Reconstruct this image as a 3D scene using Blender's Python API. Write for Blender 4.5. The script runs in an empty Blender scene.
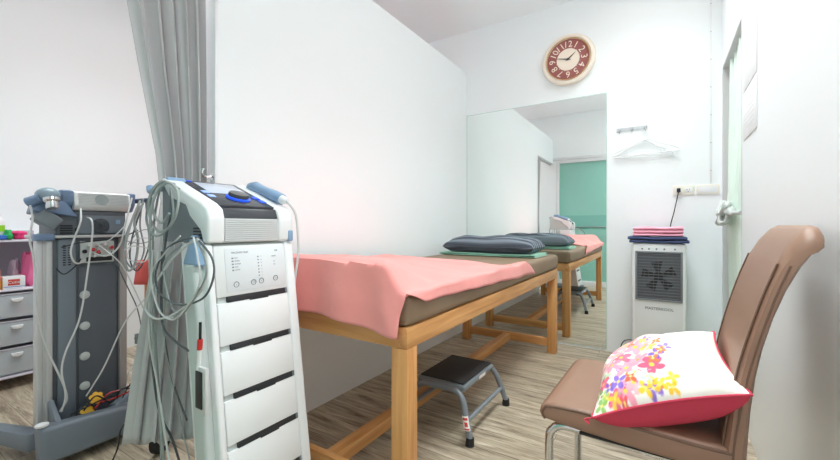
import bpy, bmesh, math, random
from mathutils import Vector, Matrix
random.seed(7)
SC = bpy.context.scene
COL = SC.collection
PI = math.pi

# ------------------------------------------------------------------ materials
def lin(c):
    return tuple(((v/255)/12.92 if v/255 <= .04045 else ((v/255+.055)/1.055)**2.4) for v in c)

def mat(name, rgb, rough=.5, metal=0.0, var=.04, vscale=12, bump=0.0, bscale=200, coat=0.0, spec=.5, stretch=(1, 1, 1), emit=0, trans=0, alpha=1, sheen=0):
    m = bpy.data.materials.new(name); m.use_nodes = True
    nt = m.node_tree; N = nt.nodes; L = nt.links
    b = N['Principled BSDF']
    c = lin(rgb)
    tc = N.new('ShaderNodeTexCoord'); mp = N.new('ShaderNodeMapping'); mp.inputs['Scale'].default_value = stretch
    L.new(tc.outputs['Object'], mp.inputs['Vector'])
    nz = N.new('ShaderNodeTexNoise'); nz.inputs['Scale'].default_value = vscale; nz.inputs['Detail'].default_value = 4
    L.new(mp.outputs[0], nz.inputs['Vector'])
    mix = N.new('ShaderNodeMix'); mix.data_type = 'RGBA'
    mix.inputs[6].default_value = (*[v*(1-var) for v in c], 1); mix.inputs[7].default_value = (*[min(1, v*(1+var)) for v in c], 1)
    L.new(nz.outputs['Fac'], mix.inputs[0]); L.new(mix.outputs[2], b.inputs['Base Color'])
    b.inputs['Roughness'].default_value = rough; b.inputs['Metallic'].default_value = metal
    b.inputs['Specular IOR Level'].default_value = spec
    b.inputs['Coat Weight'].default_value = coat
    b.inputs['Transmission Weight'].default_value = trans
    b.inputs['Alpha'].default_value = alpha
    if sheen: b.inputs['Sheen Weight'].default_value = sheen
    if emit:
        b.inputs['Emission Color'].default_value = (*c, 1); b.inputs['Emission Strength'].default_value = emit
    if bump:
        n2 = N.new('ShaderNodeTexNoise'); n2.inputs['Scale'].default_value = bscale; n2.inputs['Detail'].default_value = 3
        L.new(mp.outputs[0], n2.inputs['Vector'])
        bp = N.new('ShaderNodeBump'); bp.inputs['Strength'].default_value = bump; bp.inputs['Distance'].default_value = .002
        L.new(n2.outputs['Fac'], bp.inputs['Height']); L.new(bp.outputs[0], b.inputs['Normal'])
    return m

def wood_mat(name, c1, c2, axis):
    m = bpy.data.materials.new(name); m.use_nodes = True
    nt = m.node_tree; N = nt.nodes; L = nt.links; b = N['Principled BSDF']
    tc = N.new('ShaderNodeTexCoord'); mp = N.new('ShaderNodeMapping')
    s = [28, 28, 28]; s[axis] = 1.6
    mp.inputs['Scale'].default_value = s
    L.new(tc.outputs['Object'], mp.inputs['Vector'])
    nz = N.new('ShaderNodeTexNoise'); nz.inputs['Scale'].default_value = 1.5; nz.inputs['Detail'].default_value = 8; nz.inputs['Distortion'].default_value = .6
    L.new(mp.outputs[0], nz.inputs['Vector'])
    cr = N.new('ShaderNodeValToRGB'); cr.color_ramp.elements[0].color = (*lin(c1), 1); cr.color_ramp.elements[1].color = (*lin(c2), 1)
    cr.color_ramp.elements[0].position = .3; cr.color_ramp.elements[1].position = .7
    L.new(nz.outputs['Fac'], cr.inputs[0]); L.new(cr.outputs[0], b.inputs['Base Color'])
    b.inputs['Roughness'].default_value = .42
    return m

M = {}
M['wall'] = mat('wall_paint', (243, 247, 249), .75, var=.01, vscale=3, bump=.05, bscale=60)
M['wall_r'] = mat('wall_paint_satin', (243, 247, 249), .38, var=.01, vscale=3, bump=.05, bscale=30)
M['ceiling'] = mat('ceiling_paint', (247, 249, 252), .8, var=.01)
M['wood_x'] = wood_mat('oak_x', (194, 134, 76), (223, 168, 108), 0)
M['wood_y'] = wood_mat('oak_y', (194, 134, 76), (225, 170, 110), 1)
M['wood_z'] = wood_mat('oak_z', (196, 136, 78), (226, 170, 108), 2)
M['mattress'] = mat('brown_vinyl', (140, 118, 95), .55, var=.05, bump=.25, bscale=30)
M['pink'] = mat('pink_cotton', (240, 154, 148), .9, var=.05, bump=1.0, bscale=14, sheen=.2)
M['pink2'] = mat('bright_pink_terry', (252, 180, 202), .9, var=.06, bump=.6, bscale=300, sheen=.3)
M['coral'] = mat('coral_cotton', (214, 92, 84), .9, var=.05, bump=.3, bscale=400)
M['green_towel'] = mat('green_terry', (146, 204, 180), .9, var=.06, bump=.7, bscale=350, sheen=.3)
M['navy'] = mat('navy_terry', (52, 68, 112), .9, var=.08, bump=.7, bscale=350, sheen=.2)
M['leather'] = mat('brown_leather', (148, 114, 94), .44, var=.05, bump=.15, bscale=220, spec=.5)
M['leather_seam'] = mat('brown_piping', (112, 84, 68), .4)
M['chrome'] = mat('chrome', (215, 216, 218), .08, 1.0, var=.01)
M['steel'] = mat('brushed_steel', (190, 192, 196), .3, .9)
M['alu'] = mat('aluminium_extrusion', (206, 207, 207), .4, .25, stretch=(1, 1, .1))
M['white_plastic'] = mat('white_plastic', (236, 238, 239), .38, var=.01)
M['white_plastic2'] = mat('off_white_plastic', (226, 228, 228), .4, var=.01)
M['ivory'] = mat('ivory_plastic', (240, 236, 224), .4, var=.01)
M['greygreen'] = mat('pale_grey_green_plastic', (200, 207, 205), .42, var=.02)
M['grey'] = mat('grey_plastic', (122, 130, 136), .45, var=.03)
M['dgrey'] = mat('dark_grey_plastic', (96, 102, 109), .5, var=.03, bump=.1)
M['slate'] = mat('slate_plastic', (120, 130, 140), .45, var=.03)
M['blue'] = mat('steel_blue_plastic', (136, 166, 198), .4, var=.02)
M['blue2'] = mat('muted_blue_plastic', (112, 134, 164), .4, var=.02)
M['black'] = mat('black_plastic', (26, 26, 28), .45)
M['screenbezel'] = mat('glossy_bezel', (62, 64, 70), .18, var=.01)
M['screen'] = mat('lcd_screen', (176, 184, 198), .12, emit=.35)
M['led'] = mat('blue_led', (30, 80, 220), .3, emit=.7)
M['led2'] = mat('pale_blue_button', (150, 180, 245), .3, emit=.4)
M['rubber'] = mat('black_rubber', (30, 31, 33), .7)
M['tread'] = mat('black_ribbed_rubber', (48, 49, 51), .65, bump=.5, bscale=150)
M['stoolgrey'] = mat('grey_enamel', (128, 134, 140), .35, .2)
M['label'] = mat('sticker_paper', (232, 226, 222), .5)
M['red'] = mat('red_plastic', (206, 48, 44), .4)
M['redink'] = mat('red_ink', (206, 66, 60), .6)
M['yellow'] = mat('yellow_plastic', (244, 188, 48), .45)
M['cable_w'] = mat('pale_cable', (208, 209, 208), .5)
M['cable_g'] = mat('grey_cable', (150, 158, 158), .5)
M['cable_gg'] = mat('green_grey_cable', (164, 170, 168), .5)
M['cable_d'] = mat('dark_cable', (84, 90, 94), .5)
M['cable_b'] = mat('black_cable', (30, 30, 34), .5)
M['curtain'] = mat('grey_curtain_cloth', (200, 199, 200), .85, var=.03, bump=.4, bscale=400, sheen=.1)
M['mint'] = mat('mint_curtain_cloth', (226, 242, 232), .85, var=.03, bump=.3, bscale=300)
M['greyribbon'] = mat('grey_satin', (200, 205, 202), .45)
M['doorgrey'] = mat('grey_jamb', (208, 208, 208), .5)
M['clockrim'] = mat('cream_clock_case', (240, 228, 214), .4)
M['clockgold'] = mat('gold_ring', (206, 168, 108), .35, .4)
M['maroon'] = mat('maroon_dial', (160, 92, 88), .5, var=.1, vscale=30)
M['cream'] = mat('cream_dial', (246, 232, 216), .5)
M['dark'] = mat('near_black', (40, 42, 46), .5)
M['ink'] = mat('grey_ink', (130, 134, 138), .6)
M['paper'] = mat('white_sheet', (247, 248, 250), .45, var=.005)
M['clearplastic'] = mat('clear_plastic', (226, 230, 234), .25, alpha=.55)
M['milky'] = mat('milky_drawer_plastic', (224, 232, 238), .3, alpha=.5)
M['shelfwhite'] = mat('shelf_laminate', (222, 220, 232), .4)
M['shelfgrey'] = mat('shelf_grey_back', (186, 184, 192), .6)
M['frame'] = mat('white_door_frame', (226, 228, 230), .4)
M['grille'] = mat('dark_grille', (122, 125, 130), .5)
M['grilleback'] = mat('grille_interior', (98, 101, 107), .7)
M['green'] = mat('bright_green', (30, 168, 84), .6)
M['lime'] = mat('lime_label', (150, 214, 40), .5)
M['hotpink'] = mat('hot_pink_cloth', (226, 56, 120), .8, bump=.4)
M['pinkbag'] = mat('pink_plastic_bag', (244, 120, 170), .35)
M['cobalt'] = mat('cobalt_cloth', (60, 110, 200), .8)
M['orange'] = mat('orange_card', (240, 150, 70), .5)
M['lampglow'] = mat('lamp_diffuser', (255, 253, 248), .5, emit=2)

def floor_material():
    m = bpy.data.materials.new('grey_brown_planks'); m.use_nodes = True
    nt = m.node_tree; N = nt.nodes; L = nt.links; b = N['Principled BSDF']
    tc = N.new('ShaderNodeTexCoord')
    br = N.new('ShaderNodeTexBrick')
    br.inputs['Scale'].default_value = 1; br.inputs['Brick Width'].default_value = 1.2; br.inputs['Row Height'].default_value = .15
    br.inputs['Mortar Size'].default_value = .0012; br.inputs['Mortar Smooth'].default_value = .2; br.offset = .37
    br.inputs['Color1'].default_value = (.15, .15, .15, 1); br.inputs['Color2'].default_value = (.85, .85, .85, 1); br.inputs['Mortar'].default_value = (.2, .2, .2, 1)
    L.new(tc.outputs['Object'], br.inputs['Vector'])
    # shift grain per plank
    sep = N.new('ShaderNodeSeparateColor'); L.new(br.outputs['Color'], sep.inputs[0])
    ml = N.new('ShaderNodeMath'); ml.operation = 'MULTIPLY'; ml.inputs[1].default_value = 7.3; L.new(sep.outputs[0], ml.inputs[0])
    cb = N.new('ShaderNodeCombineXYZ'); L.new(ml.outputs[0], cb.inputs[0]); L.new(ml.outputs[0], cb.inputs[2])
    add = N.new('ShaderNodeVectorMath'); add.operation = 'ADD'; L.new(tc.outputs['Object'], add.inputs[0]); L.new(cb.outputs[0], add.inputs[1])
    def grain(sc, scale, det, dist, rough=.6):
        mp = N.new('ShaderNodeMapping'); mp.inputs['Scale'].default_value = sc; L.new(add.outputs[0], mp.inputs[0])
        nz = N.new('ShaderNodeTexNoise'); nz.inputs['Scale'].default_value = scale; nz.inputs['Detail'].default_value = det
        nz.inputs['Distortion'].default_value = dist; nz.inputs['Roughness'].default_value = rough
        L.new(mp.outputs[0], nz.inputs['Vector']); return nz.outputs['Fac']
    g1 = grain((1.6, 16, 1), 1.5, 7, .8, .68)
    cr = N.new('ShaderNodeValToRGB'); e = cr.color_ramp.elements
    e[0].position = .34; e[0].color = (*lin((114, 100, 84)), 1)
    e[1].position = .66; e[1].color = (*lin((216, 203, 183)), 1)
    k = e.new(.44); k.color = (*lin((164, 149, 128)), 1)
    k = e.new(.56); k.color = (*lin((190, 176, 154)), 1)
    L.new(g1, cr.inputs[0])
    g2 = grain((3, 34, 1), 2.2, 4, 1.5, .6)
    cr2 = N.new('ShaderNodeValToRGB'); cr2.color_ramp.elements[0].position = .30; cr2.color_ramp.elements[1].position = .45
    cr2.color_ramp.elements[0].color = (.42, .38, .35, 1); cr2.color_ramp.elements[1].color = (1, 1, 1, 1)
    L.new(g2, cr2.inputs[0])
    mx = N.new('ShaderNodeMix'); mx.data_type = 'RGBA'; mx.blend_type = 'MULTIPLY'; mx.inputs[0].default_value = .8
    L.new(cr.outputs[0], mx.inputs[6]); L.new(cr2.outputs[0], mx.inputs[7])
    # plank tone
    mr = N.new('ShaderNodeMapRange'); mr.inputs[3].default_value = .86; mr.inputs[4].default_value = 1.08
    L.new(sep.outputs[0], mr.inputs[0])
    mx2 = N.new('ShaderNodeMix'); mx2.data_type = 'RGBA'; mx2.blend_type = 'MULTIPLY'; mx2.inputs[0].default_value = 1
    L.new(mx.outputs[2], mx2.inputs[6]); L.new(mr.outputs[0], mx2.inputs[7])
    mx3 = N.new('ShaderNodeMix'); mx3.data_type = 'RGBA'; mx3.inputs[7].default_value = (*lin((92, 80, 68)), 1)
    L.new(br.outputs['Fac'], mx3.inputs[0]); L.new(mx2.outputs[2], mx3.inputs[6])
    L.new(mx3.outputs[2], b.inputs['Base Color']); b.inputs['Roughness'].default_value = .42
    bp = N.new('ShaderNodeBump'); bp.inputs['Strength'].default_value = .15; bp.inputs['Distance'].default_value = .002
    L.new(g2, bp.inputs['Height']); L.new(bp.outputs[0], b.inputs['Normal'])
    return m
M['floor'] = floor_material()

def glass_sheet(name, rgb, rough):
    m = mat(name, rgb, rough, var=.015, vscale=2); m.node_tree.nodes['Principled BSDF'].inputs['Specular IOR Level'].default_value = .7
    return m
M['frosted'] = glass_sheet('green_frosted_glass', (148, 204, 190), .12)
M['frosted2'] = glass_sheet('green_frosted_band', (130, 190, 178), .12)
M['mirror'] = mat('silvered_glass', (245, 250, 248), 0.0, 1.0, var=.0)
M['mirroredge'] = mat('mirror_cut_edge', (196, 220, 212), .15)

def pillow_material():
    m = bpy.data.materials.new('striped_navy_cotton'); m.use_nodes = True
    nt = m.node_tree; N = nt.nodes; L = nt.links; b = N['Principled BSDF']
    tc = N.new('ShaderNodeTexCoord')
    def wave(direction, scale, dist=0):
        w = N.new('ShaderNodeTexWave'); w.bands_direction = direction; w.inputs['Scale'].default_value = scale
        w.inputs['Distortion'].default_value = dist; L.new(tc.outputs['UV'], w.inputs['Vector']); return w.outputs['Fac']
    w1 = wave('Y', 2.2); w2 = wave('Y', 14); w3 = wave('X', 26, .5)
    a = N.new('ShaderNodeMath'); a.operation = 'MULTIPLY'; L.new(w2, a.inputs[0]); L.new(w3, a.inputs[1])
    a2 = N.new('ShaderNodeMath'); a2.operation = 'MULTIPLY_ADD'; L.new(a.outputs[0], a2.inputs[0]); a2.inputs[1].default_value = .45; L.new(w1, a2.inputs[2])
    cr = N.new('ShaderNodeValToRGB'); cr.color_ramp.elements[0].color = (*lin((56, 62, 74)), 1); cr.color_ramp.elements[1].color = (*lin((128, 138, 148)), 1)
    cr.color_ramp.elements[1].position = 1.0; cr.color_ramp.elements[0].position = .15
    L.new(a2.outputs[0], cr.inputs[0]); L.new(cr.outputs[0], b.inputs['Base Color']); b.inputs['Roughness'].default_value = .85
    return m
M['pillow'] = pillow_material()

def vcol_material(name):
    m = bpy.data.materials.new(name); m.use_nodes = True
    nt = m.node_tree; N = nt.nodes; L = nt.links; b = N['Principled BSDF']
    a = N.new('ShaderNodeVertexColor'); a.layer_name = 'print'
    L.new(a.outputs[0], b.inputs['Base Color']); b.inputs['Roughness'].default_value = .85
    nz = N.new('ShaderNodeTexNoise'); nz.inputs['Scale'].default_value = 500
    bp = N.new('ShaderNodeBump'); bp.inputs['Strength'].default_value = .2; bp.inputs['Distance'].default_value = .001
    L.new(nz.outputs['Fac'], bp.inputs['Height']); L.new(bp.outputs[0], b.inputs['Normal'])
    return m
M['floral'] = vcol_material('floral_print_cotton')
M['crimson'] = mat('crimson_cotton', (206, 62, 86), .85, var=.05, bump=.3, bscale=300)

# ------------------------------------------------------------------ geometry
class MB:
    def __init__(s): s.v = []; s.f = []; s.m = []; s.smooth = []
    def addv(s, vs, fs, mi=0):
        o = len(s.v); s.v += [tuple(v) for v in vs]; s.f += [tuple(i+o for i in f) for f in fs]; s.m += [mi]*len(fs); return s
    def addbm(s, bm, mi=0, mx=None):
        bm.verts.ensure_lookup_table(); bm.verts.index_update()
        vs = [(mx @ v.co) if mx else v.co.copy() for v in bm.verts]
        s.addv(vs, [[v.index for v in f.verts] for f in bm.faces], mi); bm.free(); return s
    def box(s, x0, x1, y0, y1, z0, z1, bev=0.0, seg=2, mi=0, mx=None):
        bm = bmesh.new(); bmesh.ops.create_cube(bm, size=1)
        for v in bm.verts: v.co = Vector(((x0+x1)/2+v.co.x*(x1-x0), (y0+y1)/2+v.co.y*(y1-y0), (z0+z1)/2+v.co.z*(z1-z0)))
        if bev: bmesh.ops.bevel(bm, geom=bm.edges[:], offset=bev, segments=seg, profile=.5, affect='EDGES')
        return s.addbm(bm, mi, mx)
    def hexa(s, pts, bev=0.0, seg=2, mi=0):
        bm = bmesh.new(); vs = [bm.verts.new(p) for p in pts]
        for f in ((0, 3, 2, 1), (4, 5, 6, 7), (0, 1, 5, 4), (1, 2, 6, 5), (2, 3, 7, 6), (3, 0, 4, 7)): bm.faces.new([vs[i] for i in f])
        bmesh.ops.recalc_face_normals(bm, faces=bm.faces[:])
        if bev: bmesh.ops.bevel(bm, geom=bm.edges[:], offset=bev, segments=seg, profile=.5, affect='EDGES')
        return s.addbm(bm, mi)
    def prism(s, poly, a0, a1, axis='y', bev=0.0, seg=2, mi=0, caps_only=False):
        """poly in the two other axes: axis y -> (x,z), axis x -> (y,z), axis z -> (x,y)"""
        def P(p, a):
            return {'y': (p[0], a, p[1]), 'x': (a, p[0], p[1]), 'z': (p[0], p[1], a)}[axis]
        bm = bmesh.new(); n = len(poly)
        A = [bm.verts.new(P(p, a0)) for p in poly]; B = [bm.verts.new(P(p, a1)) for p in poly]
        c1 = bm.faces.new(A); c2 = bm.faces.new(B[::-1])
        for i in range(n): bm.faces.new((A[i], B[i], B[(i+1) % n], A[(i+1) % n]))
        bmesh.ops.recalc_face_normals(bm, faces=bm.faces[:])
        if bev:
            ed = list({e for f in (c1, c2) for e in f.edges}) if caps_only else bm.edges[:]
            bmesh.ops.bevel(bm, geom=ed, offset=bev, segments=seg, profile=.5, affect='EDGES')
        return s.addbm(bm, mi)
    def cyl(s, p0, p1, r0, r1=None, n=24, mi=0, cap=True):
        r1 = r0 if r1 is None else r1
        p0 = Vector(p0); p1 = Vector(p1); d = (p1-p0).normalized()
        a = d.orthogonal().normalized(); b = d.cross(a)
        vs = []
        for p, r in ((p0, r0), (p1, r1)):
            for i in range(n):
                t = 2*PI*i/n; vs.append(p+(a*math.cos(t)+b*math.sin(t))*r)
        fs = [(i, (i+1) % n, n+(i+1) % n, n+i) for i in range(n)]
        if cap: fs += [tuple(range(n))[::-1], tuple(range(n, 2*n))]
        return s.addv(vs, fs, mi)
    def lathe(s, prof, origin, axis, n=32, mi=0):
        """prof [(r, h)] along axis from origin"""
        o = Vector(origin); d = Vector(axis).normalized(); a = d.orthogonal().normalized(); b = d.cross(a)
        vs = []
        for r, h in prof:
            for i in range(n):
                t = 2*PI*i/n; vs.append(o+d*h+(a*math.cos(t)+b*math.sin(t))*r)
        fs = []
        for k in range(len(prof)-1):
            for i in range(n):
                j = (i+1) % n; fs.append((k*n+i, k*n+j, (k+1)*n+j, (k+1)*n+i))
        fs.append(tuple(range(n))[::-1]); fs.append(tuple(range((len(prof)-1)*n, len(prof)*n)))
        return s.addv(vs, fs, mi)
    def tube(s, pts, r, n=8, smooth=6, mi=0, closed=False):
        P = [Vector(p) for p in pts]
        if smooth and len(P) > 2:
            Q = []
            m = len(P)
            rng = range(m) if closed else range(m-1)
            for i in rng:
                p0 = P[(i-1) % m] if (closed or i > 0) else P[0]; p1 = P[i]; p2 = P[(i+1) % m]; p3 = P[(i+2) % m] if (closed or i+2 < m) else P[-1]
                for k in range(smooth):
                    t = k/smooth
                    Q.append(.5*((2*p1)+(-p0+p2)*t+(2*p0-5*p1+4*p2-p3)*t*t+(-p0+3*p1-3*p2+p3)*t**3))
            if not closed: Q.append(P[-1])
            P = Q
        m = len(P); vs = []; prev = None
        for i in range(m):
            t = (P[(i+1) % m]-P[i-1]) if closed else (P[min(i+1, m-1)]-P[max(i-1, 0)])
            t.normalize()
            a = t.orthogonal().normalized() if prev is None else (prev-t*prev.dot(t)).normalized()
            prev = a; b = t.cross(a)
            for k in range(n):
                w = 2*PI*k/n; vs.append(P[i]+(a*math.cos(w)+b*math.sin(w))*r)
        fs = []
        for i in range(m if closed else m-1):
            i2 = (i+1) % m
            for k in range(n):
                k2 = (k+1) % n; fs.append((i*n+k, i*n+k2, i2*n+k2, i2*n+k))
        if not closed: fs += [tuple(range(n))[::-1], tuple(range((m-1)*n, m*n))]
        return s.addv(vs, fs, mi)
    def grid(s, fn, nu, nv, mi=0, closed_v=False):
        o = len(s.v)
        vs = [fn(i/nu, j/nv) for i in range(nu+1) for j in range(nv+1)]
        fs = [(i*(nv+1)+j, (i+1)*(nv+1)+j, (i+1)*(nv+1)+j+1, i*(nv+1)+j+1) for i in range(nu) for j in range(nv)]
        return s.addv(vs, fs, mi)
    def text(s, body, size, mx, depth=.0006, mi=0, align='CENTER'):
        cu = bpy.data.curves.new('tmp_text', 'FONT'); cu.body = body; cu.size = size; cu.extrude = depth; cu.align_x = align; cu.align_y = 'CENTER'
        cu.resolution_u = 3
        o = bpy.data.objects.new('tmp_text', cu); COL.objects.link(o)
        dg = bpy.context.evaluated_depsgraph_get()
        me = bpy.data.meshes.new_from_object(o.evaluated_get(dg))
        s.addv([mx @ v.co for v in me.vertices], [list(p.vertices) for p in me.polygons], mi)
        bpy.data.meshes.remove(me); bpy.data.objects.remove(o); bpy.data.curves.remove(cu)
        return s
    def build(s, name, mats, parent=None, origin=None, smooth=True, angle=38, label=None):
        """world coordinates in, stored relative to the thing's base"""
        root = parent
        while root is not None and root.parent is not None: root = root.parent
        o0 = Vector(origin) if origin is not None else (root.location.copy() if root is not None else Vector((0, 0, 0)))
        me = bpy.data.meshes.new(name)
        me.from_pydata([Vector(v)-o0 for v in s.v], [], s.f)
        if not isinstance(mats, (list, tuple)): mats = [mats]
        for m in mats: me.materials.append(m)
        me.polygons.foreach_set('material_index', s.m)
        if smooth:
            me.polygons.foreach_set('use_smooth', [True]*len(me.polygons)); me.update(); me.set_sharp_from_angle(angle=math.radians(angle))
        bm = bmesh.new(); bm.from_mesh(me); bmesh.ops.recalc_face_normals(bm, faces=bm.faces[:]); bm.to_mesh(me); bm.free()
        o = bpy.data.objects.new(name, me); COL.objects.link(o)
        if parent is not None: o.parent = parent
        else: o.location = o0
        if label: o['label'] = label
        return o

def tag(o, label, cat, group=None, kind=None):
    o['label'] = label; o['category'] = cat
    if group: o['group'] = group
    if kind: o['kind'] = kind
    return o
def thing(name, label, cat, loc, group=None):
    o = bpy.data.objects.new(name, None); COL.objects.link(o); o.location = loc; o.empty_display_size = .1
    return tag(o, label, cat, group)
def struct(name, mb, m, parent=None, **k):
    o = mb.build(name, m, parent, **k)
    if parent is None: o['kind'] = 'structure'
    return o
def copy_tree(o, parent=None):
    c = o.copy(); COL.objects.link(c); c.parent = parent
    for ch in list(o.children): copy_tree(ch, c)
    return c

# ------------------------------------------------------------------ setting
XP = -1.65      # treatment side of the partition
XR = .345       # right wall
YB = 3.467      # far wall (mirror wall)
YR = -.06       # wall behind the photographer
XL = -3.80      # far left wall
ZC = 2.94
struct('floor', MB().box(-4.0, 1.7, -.4, 3.7, -.08, 0), M['floor'])
struct('ceiling', MB().box(-4.0, 1.7, -.4, 3.7, ZC, ZC+.1), M['ceiling'])
struct('wall_back', MB().box(-4.0, 1.7, YB, YB+.12, 0, ZC), M['wall'])
struct('wall_left', MB().box(XL-.12, XL, -.3, YB, 0, ZC), M['wall'])
# wall behind the photographer with the glazed door opening
DX0, DX1, DZ = -1.60, -.62, 2.16
mb = MB(); mb.box(XL, DX0, YR-.12, YR, 0, ZC); mb.box(DX1, 1.6, YR-.12, YR, 0, ZC); mb.box(DX0, DX1, YR-.12, YR, DZ, ZC)
struct('wall_rear', mb, M['wall'])
# partition with wide opening
mb = MB(); mb.box(XP-.10, XP, .95, YB, 0, 2.53); mb.box(XP-.10, XP, YR, .95, 2.12, 2.53)
struct('wall_partition', mb, M['wall'])
mb = MB(); mb.box(XP-.104, XP+.004, .935, .95, 0, 2.12, .002); mb.box(XP-.104, XP+.004, YR, .95, 2.108, 2.12, .002)
struct('trim_1', mb, M['steel'] if False else mat('partition_edge_trim', (236, 237, 240), .45, .1))
# right wall with doorway
mb = MB(); mb.box(XR, XR+.12, YR, 2.61, 0, ZC); mb.box(XR, XR+.12, 3.40, YB, 0, ZC); mb.box(XR, XR+.12, 2.61, 3.40, 2.13, ZC)
struct('wall_right', mb, M['wall_r'])
struct('wall_corridor', MB().box(1.55, 1.67, YR, YB, 0, ZC), M['wall'])
mb = MB()
mb.box(XR-.002, XR+.122, 3.385, 3.40, 0, 2.13); mb.box(XR-.002, XR+.122, 2.61, 2.625, 0, 2.13); mb.box(XR-.002, XR+.122, 2.625, 3.385, 2.115, 2.13)
struct('trim_2', mb, M['doorgrey'])
# glazed sliding door behind
d = struct('door_1', MB().box(DX0, DX0+.05, YR-.09, YR+.012, 0, DZ, .004).box(DX1-.05, DX1, YR-.09, YR+.012, 0, DZ, .004)
           .box(DX0+.05, DX1-.05, YR-.09, YR+.012, DZ-.055, DZ, .004).box(DX0+.05, DX1-.05, YR-.07, YR-.01, 0, .09, .004), M['frame'])
g = MB().box(DX0+.05, DX1-.05, YR-.05, YR-.03, .09, DZ-.055).build('glass_panel', M['frosted'], d)
MB().box(DX0+.05, DX1-.05, YR-.029, YR-.026, .98, 1.20).build('frosted_band', M['frosted2'], d)
MB().box(DX0+.30, DX1-.06, YR-.026, YR-.012, 1.0, 1.012, .002).build('rail', M['steel'], d)
# slim header trim line above the glass door
struct('trim_3', MB().box(DX0-.05, DX1+.05, YR, YR+.02, DZ, DZ+.05, .004), M['frame'])

# ------------------------------------------------------------------ mirror
t = thing('wall_mirror', 'large frameless floor-length mirror on the far wall reflecting the bed', 'mirror', (-1.02, YB, 0))
MB().box(XP+.004, -.398, YB-.006, YB-.0055, .02, 2.104).build('mirror_glass', M['mirror'], t, smooth=False)
mb = MB(); mb.box(XP+.001, -.395, YB-.0055, YB-.001, .017, 2.107); mb.box(XP+.001, XP+.0055, YB-.0068, YB-.0045, .017, 2.107); mb.box(-.3995, -.395, YB-.0068, YB-.0045, .017, 2.107)
mb.box(XP+.001, -.395, YB-.0068, YB-.0045, 2.1025, 2.107)
mb.build('backing_edge', M['mirroredge'], t)

# ------------------------------------------------------------------ clock
cx, cz, R = -.69, 2.433, .215
t = thing('wall_clock', 'round cream wall clock with maroon numeral ring on the far wall above the mirror', 'clock', (cx, YB, cz))
ax = (0, -1, 0); O = (cx, YB, cz)
MB().lathe([(R-.01, .001), (R, .012), (R+.003, .03), (R-.004, .045), (R-.018, .052), (R-.03, .05), (R-.036, .042), (R-.046, .03)], O, ax, 64).build('case', M['clockrim'], t)
mb = MB()
for rr, hh in ((R-.032, .0485),):
    mb.lathe([(rr-.004, hh-.004), (rr-.004, hh+.002), (rr+.003, hh+.002), (rr+.003, hh-.004)], O, ax, 64)
n = 64
def ring(mb, r0, r1, y, n=96, mi=0):
    vs = []
    for r in (r0, r1):
        for i in range(n):
            a = 2*PI*i/n; vs.append((cx+r*math.sin(a), y, cz+r*math.cos(a)))
    mb.addv(vs, [(i, (i+1) % n, n+(i+1) % n, n+i) for i in range(n)], mi)
mbg = MB(); 
ROUT = R-.05
mbg.tube([(cx+(ROUT+.008)*math.sin(a*PI/24), YB-.05, cz+(ROUT+.008)*math.cos(a*PI/24)) for a in range(48)], .0035, 8, 2, closed=True)
mbg.build('gold_ring', M['clockgold'], t)
mb = MB(); mb.cyl((cx, YB-.02, cz), (cx, YB-.036, cz), ROUT+.006, n=64); mb.build('dial', M['maroon'], t)
mb = MB(); mb.cyl((cx, YB-.036, cz), (cx, YB-.038, cz), ROUT*.56, n=64)
mb.build('dial_centre', M['cream'], t)
mb = MB()
for k in range(1, 13):
    a = k*PI/6; rr = ROUT*.76
    mx = Matrix.Translation((cx+rr*math.sin(a), YB-.0375, cz+rr*math.cos(a))) @ Matrix(((math.cos(a), math.sin(a), 0, 0), (0, 0, -1, 0), (-math.sin(a), math.cos(a), 0, 0), (0, 0, 0, 1)))
    mb.text(str(k), .074, mx, .001)
    # thin spoke between numerals
    b = a+PI/12; p0 = Vector((math.sin(b), 0, math.cos(b)))
for k in range(12):
    b = k*PI/6+PI/12
    mb.cyl((cx+ROUT*.56*math.sin(b), YB-.037, cz+ROUT*.56*math.cos(b)), (cx+ROUT*.62*math.sin(b), YB-.037, cz+ROUT*.62*math.cos(b)), .0015, n=6)
mb.build('numerals', M['cream'], t)
def hand(name, ang, ln, w):
    a = math.radians(ang); d_ = Vector((math.sin(a), 0, math.cos(a))); s_ = Vector((math.cos(a), 0, -math.sin(a)))
    c = Vector((cx, YB-.042, cz)); mb = MB()
    mb.addv([c-d_*.025-s_*w*.5, c+s_*w, c+d_*ln, c-s_*w, c-d_*.025-s_*w*.5+Vector((0, -.002, 0)), c+s_*w+Vector((0, -.002, 0)), c+d_*ln+Vector((0, -.002, 0)), c-s_*w+Vector((0, -.002, 0))],
            [(0, 1, 2, 3), (4, 7, 6, 5), (0, 4, 5, 1), (1, 5, 6, 2), (2, 6, 7, 3), (3, 7, 4, 0)])
    mb.build(name, M['dark'], t)
hand('hour_hand', 50, .085, .006); hand('minute_hand', 284, .115, .005)
MB().cyl((cx, YB-.04, cz), (cx, YB-.048, cz), .008, n=20).build('hand_pin', M['dark'], t)

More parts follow.
